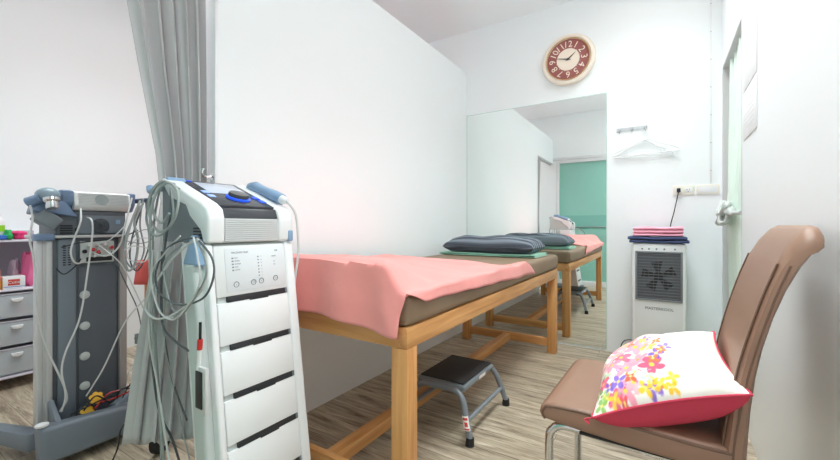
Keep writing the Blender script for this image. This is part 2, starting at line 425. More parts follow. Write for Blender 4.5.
# ------------------------------------------------------------------ hooks, hangers, sockets
t = thing('hook_rail', 'small clear strip with three metal hooks beside the mirror', 'hook rail', (-.22, YB, 1.785))
MB().box(-.325, -.11, YB-.008, YB, 1.772, 1.802, .003).build('strip', M['clearplastic'], t)
for x in (-.30, -.215, -.125):
    mb = MB(); mb.cyl((x, YB-.008, 1.79), (x, YB-.014, 1.79), .009, n=16)
    mb.tube([(x, YB-.012, 1.792), (x, YB-.014, 1.768), (x, YB-.026, 1.758), (x, YB-.036, 1.766), (x, YB-.037, 1.776)], .0028, 8, 5)
    mb.build('hook', M['steel'], t)
def hanger(name, x, y, z, w, label, tilt=0):
    t = thing(name, label, 'hanger', (x, y, z), 'white plastic hangers on the hook rail')
    mb = MB(); mb.tube([(x-.002, y, z-.075), (x, y, z-.05), (x+.016, y, z-.035), (x+.02, y, z-.008), (x+.004, y, z+.008), (x-.014, y, z-.004), (x-.016, y, z-.014)], .0022, 8, 5)
    mb.build('hanger_hook', M['white_plastic'], t)
    mb = MB(); h = w/2
    mb.tube([(x, y, z-.075), (x-h*.45, y, z-.115), (x-h*.9, y, z-.16), (x-h, y, z-.178), (x-h*.93, y, z-.19), (x, y, z-.185), (x+h*.93, y, z-.19), (x+h, y, z-.178), (x+h*.9, y, z-.16), (x+h*.45, y, z-.115)], .0042, 8, 6, closed=True)
    mb.tube([(x-h*.62, y, z-.135), (x-h*.6, y, z-.186)], .003, 6, 0)
    mb.tube([(x+h*.62, y, z-.135), (x+h*.6, y, z-.186)], .003, 6, 0)
    mb.build('arms', M['white_plastic'], t)
    if tilt: t.rotation_euler = (0, math.radians(tilt), 0)
    return t
hanger('coat_hanger', -.125, YB-.030, 1.762, .42, 'white plastic coat hanger nearer the room on the right hook of the rail', -3)
hanger('coat_hanger', -.131, YB-.018, 1.757, .40, 'white plastic coat hanger close against the wall behind the other hanger', 4)

def outlet(x0, x1, z0, z1, label, live):
    t = thing('wall_outlet' if live else 'blank_plate', label, 'socket', ((x0+x1)/2, YB, (z0+z1)/2))
    MB().box(x0, x1, YB-.010, YB, z0, z1, .003).build('cover_plate', M['ivory'], t)
    zc = (z0+z1)/2
    if live:
        for xs in (x0+.035, x1-.035):
            si = MB().box(xs-.02, xs+.02, YB-.012, YB-.010, zc-.017, zc+.017, .001).build('socket_insert', M['white_plastic'], t); mb = MB()
            mb.box(xs-.009, xs-.006, YB-.0126, YB-.012, zc, zc+.010); mb.box(xs+.006, xs+.009, YB-.0126, YB-.012, zc, zc+.010)
            mb.cyl((xs, YB-.012, zc-.009), (xs, YB-.0126, zc-.009), .003, n=12); mb.build('contact_holes', M['dark'], si)
    else:
        MB().box(x0+.012, x1-.012, YB-.012, YB-.010, z0+.012, z1-.012, .002).build('insert', M['white_plastic'], t)
    return t
outlet(.054, .184, 1.25, 1.32, 'ivory double power outlet on the far wall with a black plug in it', True)
outlet(.198, .332, 1.25, 1.32, 'ivory blank cover plate next to the power outlet near the corner', False)
t = thing('cable_duct', 'thin white vertical cable duct running up the far wall above the blank plate', 'cable duct', (.283, YB, 1.33))
MB().box(.277, .289, YB-.008, YB, 1.33, ZC-.001, .0015).build('duct', M['white_plastic'], t)
for k in range(8): MB().cyl((.283, YB-.008, 1.42+k*.2), (.283, YB-.0086, 1.42+k*.2), .0028, n=10).build('screw_head', M['ink'], t)

# ------------------------------------------------------------------ air cooler
x0, x1, y0, y1 = -.195, .125, 3.10, 3.43
t = thing('air_cooler', 'white upright air cooler with a dark square grille standing against the far wall', 'air cooler', ((x0+x1)/2, (y0+y1)/2, 0))
MB().box(x0, x1, y0, y1, .045, .90, .018, 4).build('body', M['white_plastic'], t)
MB().box(x0+.02, x1-.02, y0-.004, y0+.002, .10, .875, .002).build('front_panel', M['white_plastic2'], t)
gx0, gx1, gz0, gz1 = -.166, .098, .515, .838
g = MB().box(gx0, gx1, y0-.006, y0-.0042, gz0, gz1, .0008).build('grille', M['grilleback'], t)
mb = MB()
for a, b, c, d_ in ((gx0-.006, gx1+.006, gz1-.004, gz1+.008), (gx0-.006, gx1+.006, gz0-.008, gz0+.004), (gx0-.006, gx0+.006, gz0, gz1), (gx1-.006, gx1+.006, gz0, gz1)):
    mb.box(a, b, y0-.016, y0-.004, c, d_, .003)
mb.build('grille_frame', M['grille'], g)
mb = MB(); k = 16
for i in range(k): z = gz0+.012+(gz1-gz0-.024)*i/(k-1); mb.box(gx0, gx1, y0-.0135, y0-.0095, z-.0019, z+.0019)
mb.build('louvres', M['grille'], g)
mb = MB()
for i in range(9): x = gx0+.02+(gx1-gx0-.04)*i/8; mb.box(x-.0009, x+.0009, y0-.0155, y0-.0138, gz0, gz1)
mb.build('vertical_vanes', mat('grille_vanes', (108, 111, 116), .5), g)
mb = MB(); gc = ((gx0+gx1)/2, y0-.0065, (gz0+gz1)/2)
mb.cyl(gc, (gc[0], gc[1]-.002, gc[2]), .03, n=24)
for i in range(5):
    a = 2*PI*i/5; b = a+.75
    mb.addv([(gc[0]+.028*math.cos(a), gc[1]-.001, gc[2]+.028*math.sin(a)), (gc[0]+.105*math.cos(a+.1), gc[1]-.001, gc[2]+.105*math.sin(a+.1)), (gc[0]+.105*math.cos(b), gc[1]-.0005, gc[2]+.105*math.sin(b)), (gc[0]+.028*math.cos(b), gc[1]-.0005, gc[2]+.028*math.sin(b))], [(0, 1, 2, 3)])
mb.build('fan', M['black'], g)
FR = Matrix(((1, 0, 0, 0), (0, 0, -1, 0), (0, 1, 0, 0), (0, 0, 0, 1)))
MB().text('MASTERKOOL', .026, Matrix.Translation((-.03, y0-.0045, .452)) @ FR, .0006).build('brand_lettering', M['dark'], t)
for x in (-.13, -.09, -.045, 0, .06): MB().cyl((x, y0-.004, .862), (x, y0-.007, .862), .006, n=14).build('button', M['ink'], t)
for x in (x0+.04, x1-.04):
    for y in (y0+.04, y1-.04):
        MB().cyl((x-.012, y, .023), (x+.012, y, .023), .023, n=20).box(x-.008, x+.008, y-.008, y+.008, .03, .05).build('caster', M['rubber'], t)
mb = MB(); mb.tube([(.09, YB-.016, 1.285), (.088, YB-.05, 1.27), (.075, YB-.06, 1.2), (.06, YB-.045, 1.12), (.04, YB-.035, 1.03), (.03, YB-.025, .93), (.03, YB-.034, .80)], .0035, 8, 6)
mb.build('power_cord', M['cable_b'], t); 
mb = MB(); mb.box(.078, .102, YB-.04, YB-.0135, 1.27, 1.30, .004); mb.build('plug', M['black'], t)
mb = MB(); mb.tube([(-.19, 3.3, .16), (-.225, 3.27, .17), (-.26, 3.24, .155), (-.275, 3.24, .10), (-.25, 3.25, .03), (-.22, 3.27, .012), (-.16, 3.3, .012)], .0035, 8, 6)
mb.build('lower_cord', M['cable_b'], t)

def folded_towel(name, x0, x1, y0, y1, z0, z1, layers, m, label, seed=0, rz=0):
    rnd = random.Random(seed); mb = MB(); h = (z1-z0)/layers
    for k in range(layers):
        zz = z0+k*h; dx = rnd.uniform(-.006, .006); 
        prof_h = h*.98
        def fn(u, v, zz=zz, dx=dx, ph=rnd.random()*6):
            a = u*2*PI
            # rounded rectangle cross-section in (y,z), swept along x
            cy = math.copysign(abs(math.cos(a))**.35, math.cos(a)); cz_ = math.copysign(abs(math.sin(a))**.7, math.sin(a))
            e = 1-.06*(abs(2*v-1)**8)
            X = x0+dx+(x1-x0)*v
            Y = (y0+y1)/2+cy*(y1-y0)/2*e+.004*math.sin(6*v+ph)
            Z = zz+h/2+cz_*prof_h/2*e+.0025*math.sin(9*v+ph)*(1 if k == layers-1 and cz_ > 0 else .2)
            return (X, Y, Z)
        o = len(mb.v); mb.grid(fn, 28, 18)
        nu, nv = 28, 18
        mb.f.append(tuple(o+i*(nv+1) for i in range(nu))); mb.m.append(0)
        mb.f.append(tuple(o+i*(nv+1)+nv for i in range(nu))); mb.m.append(0)
    o = mb.build(name, m, None, origin=((x0+x1)/2, (y0+y1)/2, z0))
    tag(o, label, 'towel')
    if rz: o.rotation_euler.z = rz
    return o
folded_towel('folded_towel', -.215, .135, 3.085, 3.40, .901, .945, 2, M['navy'], 'navy blue folded towel on top of the white air cooler', 2)
folded_towel('folded_towel', -.19, .105, 3.10, 3.38, .947, 1.015, 3, M['pink2'], 'bright pink folded towel stacked on the navy towel', 5)

# ------------------------------------------------------------------ wall sheets on the right wall
def sheet(y0, y1, z0, z1, label, lines):
    t = thing('notice_sheet', label, 'notice', (XR, (y0+y1)/2, z0))
    MB().box(XR-.004, XR-.001, y0, y1, z0, z1, .0008).build('sheet', M['paper'], t)
    mb = MB(); rnd = random.Random(int(z0*100))
    for i in range(lines):
        z = z1-.05-(z1-z0-.1)*i/max(1, lines-1); mb.box(XR-.0046, XR-.004, y0+.06, y1-rnd.uniform(.04, .12), z-.0015, z+.0015)
    if lines > 3: mb.build('print_lines', mat('faint_print', (226, 228, 232), .6), t)
sheet(2.22, 2.56, 1.455, 1.69, 'white printed sheet low on the right wall beside the doorway', 7)
sheet(2.22, 2.56, 1.70, 2.05, 'blank looking white sheet above the printed one on the right wall', 2)

# ------------------------------------------------------------------ curtains
def grey_curtain():
    t = thing('drape_curtain', 'long pleated grey curtain gathered at the end of the white partition', 'curtain', (-1.70, .76, .21))
    def edge(h):
        # near side and far side of the gathered cloth with height
        pts = [(.21, .61, .80), (.5, .645, .87), (.85, .70, .91), (1.12, .74, .905), (1.3, .725, .905), (1.6, .675, .905), (2.09, .60, .905)]
        for (a, b, c), (d_, e, f) in zip(pts, pts[1:]):
            if h <= d_:
                k = (h-a)/(d_-a); k = k
                return b+(e-b)*k, c+(f-c)*k
        return pts[-1][1:]
    def fn(u, v, off=0):
        z = .21+(2.09-.21)*v
        a, b = edge(z)
        s = u
        ph = 2*PI*5.2*(s**1.35)
        amp = (.026+.0*(1-v))*(.35+.65*min(1, s*5))
        amp *= 1-.45*max(0, (.9-z)/.7); x = -1.70+.22*s*(max(0, (.95-z)/.74)**1.5)+amp*math.sin(ph)+.006*math.sin(ph*2.3+z*2)+.01*math.sin(z*2+s*5)
        y = a+(b-a)*(s+.018*math.sin(ph*2))
        return (x, y, z+(.008*math.sin(ph) if v < .02 else 0))
    mb = MB(); mb.grid(lambda u, v: fn(u, v), 160, 60)
    o = mb.build('cloth', M['curtain'], t)
    md = o.modifiers.new('thick', 'SOLIDIFY'); md.thickness = .003
    mb = MB()
    def hem(u, v):
        p = fn(u, .037+.0016*v); q = fn(min(1, u+.001), .037); return (p[0]+.004, p[1]-.001, p[2])
    mb.grid(hem, 160, 1); mb.build('hem_stitching', M['greyribbon'], t)
grey_curtain()
t = thing('curtain_rod', 'slim metal curtain rod under the header of the partition opening', 'curtain rod', (-1.70, .44, 2.095))
MB().cyl((-1.70, -.05, 2.098), (-1.70, .93, 2.098), .009, n=16).build('rod', M['steel'], t)
t = thing('curtain_hook', 'small steel tieback hook screwed to the end of the partition', 'hook', (-1.70, .935, 1.23))
mb = MB(); mb.cyl((-1.665, .935, 1.235), (-1.665, .931, 1.235), .014, n=18)
mb.tube([(-1.665, .93, 1.235), (-1.665, .905, 1.232), (-1.665, .89, 1.245), (-1.665, .893, 1.262)], .004, 8, 5)
mb.lathe([(.002, 0), (.008, .002), (.008, .008), (.002, .011)], (-1.665, .893, 1.258), (0, 0, 1), 14)
mb.tube([(-1.664, .925, 1.235), (-1.664, .918, 1.21), (-1.664, .915, 1.185), (-1.664, .922, 1.17)], .003, 8, 4)
mb.build('hook', M['chrome'], t)

t = thing('doorway_curtain', 'pale mint curtain hanging in the doorway of the right wall, tied with a bow', 'curtain', (.42, 3.0, .02))
def mint(u, v):
    z = .03+2.07*v
    k = math.exp(-((z-1.10)/.35)**2)
    a = 2.645+.06*k; b = 3.33-.08*k
    y = a+(b-a)*u
    x = .39+(.022-.008*k)*math.sin(2*PI*6*u)+.006*math.sin(2*PI*2.3*u+z*3)-.05*k*math.exp(-((u-.5)/.4)**2)
    return (x, y, z)
o = MB().grid(mint, 110, 40).build('mint_cloth', M['mint'], t); md = o.modifiers.new('thick', 'SOLIDIFY'); md.thickness = .003
def greyc(u, v):
    z = .03+2.07*v
    return (.40+.010*math.sin(2*PI*2*u), 3.335+.045*u, z)
o = MB().grid(greyc, 60, 20).build('grey_lining', M['doorgrey'], t); md = o.modifiers.new('thick', 'SOLIDIFY'); md.thickness = .003
mb = MB()
# bow made of soft loops
def loop(cx_, cy_, cz_, dy, dz, w):
    pts = []
    for i in range(13):
        a = 2*PI*i/13; pts.append((cx_+.018*math.sin(a), cy_+dy*(1-math.cos(a))/2+dz*.3*math.sin(a), cz_+dz*(1-math.cos(a))/2+.022*math.sin(a)))
    vs = []; 
    mb.tube(pts, w, 6, 3, closed=True)
for (dy, dz) in ((.17, .03), (.14, -.06), (-.17, .04), (-.14, -.055), (.06, .06), (-.06, -.06)):
    loop(.305, 2.98, 1.10, dy, dz, .013)
mb.lathe([(.006, -.02), (.02, -.012), (.024, 0), (.02, .012), (.006, .02)], (.312, 2.98, 1.10), (0, 1, .2), 14)
for (yy, zz) in ((2.82, 1.105), (3.15, 1.08), (3.2, 1.105)):
    mb.lathe([(.004, -.045), (.024, -.026), (.030, 0), (.024, .026), (.004, .045)], (.318, yy, zz), (0, 1, .5), 12)
mb.build('bow', M['greyribbon'], t)
mb = MB(); mb.tube([(.345, 2.66, 1.09), (.33, 2.78, 1.095), (.32, 2.98, 1.10), (.33, 3.2, 1.095), (.36, 3.33, 1.09), (.39, 3.38, 1.085)], .012, 8, 5); mb.build('tieback', M['greyribbon'], t)

# ------------------------------------------------------------------ treatment bed
BX0, BX1, BY0, BY1 = -1.55, -.73, 1.068, 3.225
def make_bed(label):
    t = thing('treatment_bed', label, 'bed', ((BX0+BX1)/2, (BY0+BY1)/2, 0), 'wooden treatment beds')
    w = .066
    for x in (BX0, BX1-w):
        for y in (BY0, BY1-w): MB().box(x, x+w, y, y+w, 0, .603, .003).build('leg', M['wood_z'], t)
    for x in (BX0, BX1-.04): MB().box(x, x+.04, BY0, BY1, .603, .675, .003).build('side_rail', M['wood_y'], t)
    for y in (BY0+.001, BY1-.041): MB().box(BX0+.04, BX1-.04, y, y+.04, .603, .6745, .002).build('end_rail', M['wood_x'], t)
    for y in (BY0+.018, BY1-.048): MB().box(BX0+w, BX1-w, y, y+.03, .05, .115, .003).build('stretcher', M['wood_x'], t)
    MB().box(-1.165, -1.105, BY0+.048, BY1-.048, .052, .108, .003).build('centre_beam', M['wood_y'], t)
    MB().box(BX0+.04, BX1-.04, BY0+.041, BY1-.041, .645, .668).build('deck_board', M['wood_y'], t)
    # mattress: soft box
    mb = MB(); bm = bmesh.new(); bmesh.ops.create_cube(bm, size=1)
    X0, X1, Y0, Y1, Z0, Z1 = BX0+.004, BX1+.006, BY0-.006, BY1+.006, .677, .79
    for v in bm.verts: v.co = Vector(((X0+X1)/2+v.co.x*(X1-X0), (Y0+Y1)/2+v.co.y*(Y1-Y0), (Z0+Z1)/2+v.co.z*(Z1-Z0)))
    bmesh.ops.bevel(bm, geom=bm.edges[:], offset=.03, segments=5, profile=.55, affect='EDGES')
    bmesh.ops.subdivide_edges(bm, edges=[e for e in bm.edges if e.calc_length() > .3], cuts=24, use_grid_fill=True)
    for v in bm.verts:
        if v.co.z < .72: pass
        s = math.sin(v.co.y*7.1)*.5+math.sin(v.co.y*15.7+1)*.3
        if v.co.x > BX1-.01: v.co.x += .004*s
        if v.co.y < BY0+.001: v.co.y += .003*math.sin(v.co.x*14)
    mb.addbm(bm); mb.build('mattress', M['mattress'], t, angle=60)
    return t
bed = make_bed('oak-framed treatment bed with brown mattress between the partition and the step stool')
bed2 = copy_tree(bed); tag(bed2, 'second oak treatment bed in the bay behind the grey curtain, draped in coral', 'bed', 'wooden treatment beds')
bed2.location.x = -2.46; bed2.location.y += .09

# cloth draped on a bed.  edge curves are given as functions of the cloth coordinates
def bed_hump(x, y):
    def ss(k): k = min(1, max(0, k)); return k*k*(3-2*k)
    hx = ss((-.722-x)/(.10+.42*min(1, max(0, (y-1.06)/.6))))
    hy = min(1, max(0, 1-(y-1.10)/1.12))
    n = .93+.07*ss((y-1.05)/.04)
    return .795+(.100*hx*hy+.012*hx*math.exp(-((y-2.0)/.2)**2))*n
def pink_sheet():
    t = thing('pink_sheet', 'pink cotton sheet spread over the near half of the bed, hanging over its end', 'sheet', (-1.15, 1.6, .79))
    YE = BY0-.014; XE = BX1+.013
    nu, nv = 110, 120
    def fn(u, v):
        # u across from partition side to aisle side, v from hanging hem to far edge
        a = -1.545+(XE+1.545)*min(1, u/.93)
        side = max(0, (u-.93)/.07)
        drop0 = bed_hump(a, BY0)-(.702-.055*u)+.006*math.sin(u*9)
        far = 2.08+.03*u+.40*max(0, (u-.78)/.22)**1.4
        L1 = drop0; L2 = far-YE
        s = -L1+(L1+L2)*v
        rz = .02
        if s < 0:
            y = YE-.004-.010*math.sin(u*22+1)*min(1, -s*9)*(.4+.6*u) - .018*min(1, -s*7)*(u**3); zt = bed_hump(a, BY0+.0)
            z = zt+s
            x = a-.02*(-s)*2*(u**4)*2
            # swing inwards so that the corner hangs as a point
            if side: x -= .0; 
        else:
            y = YE+s; x = a; z = bed_hump(a, y)
            k = max(0, 1-s/.03); z -= .006*k*k
        # wrinkles
        wr = .0045*math.sin(9*x+14*y)+.003*math.sin(23*x-17*y+2)+.0025*math.sin(31*y+11*x*x)
        if s >= 0: z += wr*min(1, s*12)*.9
        else: y += wr*1.0-.004
        z_edge = .797
        if side > 0 and s >= 0:
            d = .012+.05*min(1, max(0, (y-1.0)/1.5))*side + .018*side
            d *= side*min(1, s/.10)
            x = XE+.004*side+.004*math.sin(y*13)*side
            z = bed_hump(XE, y)-d-.004+wr*.5
        elif side > 0:
            x = a-.035*side*0 - .028*min(1, -s*20)*(1) 
        if s < 0 and u > .7:
            x -= .030*((u-.7)/.3)**2*min(1, -s*14)
        return (x, y, z)
    o = MB().grid(fn, nu, nv).build('cloth', M['pink'], t, angle=80)
    md = o.modifiers.new('thick', 'SOLIDIFY'); md.thickness = .003; md.offset = 1
pink_sheet()
# coral sheet on the second bed
def coral_sheet():
    x0, x1, yn, yf = -2.885, -2.04, 1.138, 2.6
    def fn(u, v):
        s = -.16+(yf-yn+.16)*v
        xx = x0+(x1-x0)*u
        if s < 0:
            return (xx-.05*(-s)/.16*(1-u)**3, yn-.012-.012*math.sin(u*20)*min(1, -s*8), .797+s*(.75+.25*(1-u)**2)+.0)
        return (xx, yn+s-.012, .797+.003*math.sin(9*xx+12*s))
    o = MB().grid(fn, 50, 60).build('coral_sheet', M['coral'], None, origin=(-2.45, 1.8, .79), angle=80)
    tag(o, 'coral red sheet spread on the bed behind the grey curtain', 'sheet')
    md = o.modifiers.new('thick', 'SOLIDIFY'); md.thickness = .003; md.offset = 1
coral_sheet()

# green towel + striped pillow
tw = folded_towel('folded_towel', -1.535, -.765, 2.70, 3.06, .793, .815, 2, M['green_towel'], 'green folded towel lying under the striped pillow on the bed', 9)
def puffy(cx_, cy_, z0, lx, ly, h, name, m, nu=70, nv=36, origin=None, sag=0):
    mb = MB()
    def surf(u, v, sgn):
        a = 2*u-1; b = 2*v-1
        t_ = (max(0, 1-abs(a)**6))**.45*(max(0, 1-abs(b)**4.5))**.5
        px_ = lx/2*a*(1-.03*(1-b*b)); py_ = ly/2*b*(1-.05*(1-a*a)-.0)
        w = .006*math.sin(a*7+b*2)*t_+.005*math.sin(b*14+a*4)*t_
        zc = h*.36
        z = zc+(h*.64*t_+w if sgn > 0 else -h*.36*min(1, t_*1.3))
        return (cx_+px_, cy_+py_, z0+max(0.001, z))
    mb.grid(lambda u, v: surf(u, v, 1), nu, nv); mb.grid(lambda u, v: surf(u, v, -1), nu, nv)
    o = mb.build(name, m, None, origin=(cx_, cy_, z0), angle=80)
    uv = o.data.uv_layers.new(name='UVMap')
    for lp in o.data.loops:
        co = o.data.vertices[lp.vertex_index].co
        uv.data[lp.index].uv = (co.x/lx, co.y/ly+co.z*.8)
    return o
o = puffy(-1.135, 2.865, .8165, .72, .35, .122, 'long_pillow', M['pillow'])
tag(o, 'long navy and grey striped pillow on the green towel at the head of the bed', 'pillow')

# ------------------------------------------------------------------ step stool
t = thing('step_stool', 'low grey metal step stool with black rubber tread beside the bed', 'stool', (-.94, 1.86, 0))
sx0, sx1, sy0, sy1 = -1.085, -.815, 1.685, 2.065
MB().box(sx0, sx1, sy0, sy1, .213, .243, .012, 4).build('step_plate', M['stoolgrey'], t)
MB().box(sx0+.012, sx1-.012, sy0+.014, sy1-.014, .2435, .251, .003).build('tread', M['tread'], t)
for yy, sg in ((sy0, -1), (sy1, 1)):
    yb = yy+sg*.05
    mb = MB()
    mb.tube([(-1.125, yb, .03), (-1.108, yb-sg*.012, .10), (-1.085, yb-sg*.03, .185), (-1.055, yy+sg*.012, .212), (-1.02, yy+sg*.010, .222), (-.95, yy+sg*.009, .223), (-.88, yy+sg*.010, .222), (-.842, yy+sg*.012, .212), (-.812, yb-sg*.03, .178), (-.785, yb-sg*.012, .10), (-.765, yb, .03)], .0155, 12, 6)
    arch = mb.build('leg_arch', M['stoolgrey'], t)
    for x in (-1.127, -.763):
        MB().cyl((x, yb+sg*.002, 0), (x*.9985, yb-sg*.001, .036), (.021), .0185, n=20).build('rubber_foot', M['rubber'], arch)
for x in (-1.108, -.787):
    MB().tube([(x, sy0-.040, .098), (x, sy1+.040, .098)], .012, 10, 0).build('cross_bar', M['stoolgrey'], t)
mb = MB(); mb.hexa([(-.776, sy0-.066, .085), (-.758, sy0-.058, .085), (-.767, sy0-.054, .13), (-.785, sy0-.062, .13), (-.778, sy0-.070, .085), (-.755, sy0-.062, .085), (-.764, sy0-.058, .13), (-.787, sy0-.066, .13)])
mb.v = []; mb.f = []; mb.m = []
def leg_pt(s): # front face of the near aisle leg
    a = Vector((-.772, sy0-.052, .06)); b = Vector((-.795, sy0-.038, .135)); return a+(b-a)*s
def sticker(mb, s0, s1, w, off, mi):
    a, b = leg_pt(s0), leg_pt(s1); nrm = Vector((.35, -.93, -.05)).normalized(); side = Vector((.93, .35, 0))
    n_ = 8; vs = []
    for p in (a, b):
        for i in range(n_+1):
            an = (i/n_-.5)*w; vs.append(p+(nrm*math.cos(an)+side*math.sin(an))*(.0158+off))
    mb.addv(vs, [(i, i+1, n_+2+i, n_+1+i) for i in range(n_)], mi)
sticker(mb, .15, .95, 2.2, .0008, 0); sticker(mb, .2, .28, 1.6, .0013, 1); sticker(mb, .38, .62, .9, .0013, 1); sticker(mb, .72, .86, 1.4, .0013, 1)
mb.build('warning_sticker', [M['label'], M['redink']], t)
MB().box(sx1+.0003, sx1+.001, 1.86, 1.94, .219, .237).build('side_label', M['label'], t)

# ------------------------------------------------------------------ chair
t = thing('dining_chair', 'brown leather cantilever chair with chrome legs in front of the right wall', 'chair', (-.05, 1.385, 0))
CY0, CY1 = 1.15, 1.62
seatp = [(-.303, .450), (-.310, .466), (-.306, .484), (-.29, .497), (-.26, .503), (-.18, .504), (-.05, .499), (.08, .497), (.145, .498), (.15, .47), (.15, .437), (.05, .432), (-.10, .436), (-.22, .442), (-.285, .448)]
MB().prism(seatp, CY0, CY1, 'y', .014, 4, caps_only=True).build('seat', M['leather'], t, angle=50)
for y in (CY0+.003, CY1-.003): MB().tube([(x, y, z) for x, z in [(-.292, .452), (-.298, .467), (-.293, .482), (-.277, .491), (-.18, .496), (-.05, .491), (.08, .487), (.14, .488)]], .0045, 8, 4).build('seat_piping', M['leather_seam'], t)
front = [(.122, .44), (.124, .50), (.134, .58), (.147, .66), (.162, .73), (.180, .80), (.200, .87), (.222, .935), (.246, .985), (.266, 1.012), (.282, 1.022)]
back = [(.294, 1.018), (.301, 1.003), (.300, .985), (.291, .972), (.280, .966), (.262, .935), (.236, .875), (.214, .81), (.196, .74), (.183, .67), (.174, .59), (.168, .50), (.166, .44)]
prof = front+back
def wid(z):
    k = max(0, min(1, (z-.60)/.42)); return 1-.04*k
mb = MB(); ymid = (CY0+CY1)/2; hw = (CY1-CY0)/2
# cross sections along Y with rounded ends
cen = lambda p: p
NS = 26; rings = []
cxy = []
for p in prof:
    pass
def opposite(i):
    # matching point across the thickness
    n_ = len(prof); j = n_-1-i; return prof[j]
vs = []
for k in range(NS+1):
    s = -1+2*k/NS
    for i, (x, z) in enumerate(prof):
        ox, oz = opposite(i); mx_, mz_ = (x+ox)/2, (z+oz)/2
        e = abs(s); d_ = 0 if e < .93 else (e-.93)/.07
        shr = math.sqrt(max(0, 1-d_*d_))*.45+.55 if d_ < 1 else .55
        X = mx_+(x-mx_)*shr; Z = mz_+(z-mz_)*shr
        # rounded top corners
        if z > .9:
            corner = max(0, (e-.72)/.28); Z -= .026*corner**2.2*min(1, (z-.9)/.1)
            X -= .008*corner**2.2*min(1, (z-.9)/.1)
        vs.append((X, ymid+s*hw*wid(z), Z))
n_ = len(prof); fs = []
for k in range(NS):
    for i in range(n_): fs.append((k*n_+i, k*n_+(i+1) % n_, (k+1)*n_+(i+1) % n_, (k+1)*n_+i))
fs += [tuple(range(n_))[::-1], tuple(range(NS*n_, (NS+1)*n_))]
mb.addv(vs, fs); mb.build('backrest', M['leather'], t, angle=55)
for sgn in (-1, 1):
    MB().tube([(x-.001, ymid+sgn*(hw*wid(z)-.014), z-(.016 if z > .99 else 0)) for x, z in front[1:-3]], .0024, 8, 4).build('backrest_piping', M['leather_seam'], t)
    MB().tube([(x+.018, ymid+sgn*(hw*wid(z)+.0005), z-.003) for x, z in front[0:-3]], .0022, 6, 4).build('seam', M['leather_seam'], t)
for y in (CY0+.035, CY1-.035):
    mb = MB(); mb.tube([(.10, y, .424), (-.05, y, .424), (-.20, y, .430), (-.252, y, .428), (-.276, y, .412), (-.288, y, .38), (-.288, y, .25), (-.288, y, .08), (-.283, y, .035), (-.262, y, .0155), (-.22, y, .0145), (0, y, .0145), (.15, y, .0145), (.19, y, .0145)], .0125, 12, 6)
    mb.build('leg', M['chrome'], t)
MB().tube([(.19, CY0+.03, .0145), (.19, CY1-.03, .0145)], .0125, 12, 0).build('base_bar', M['chrome'], t)
MB().box(-.20, .12, CY0+.02, CY1-.02, .424, .434, .002).build('under_frame', M['black'], t)
t.rotation_euler.z = math.radians(-1.5)

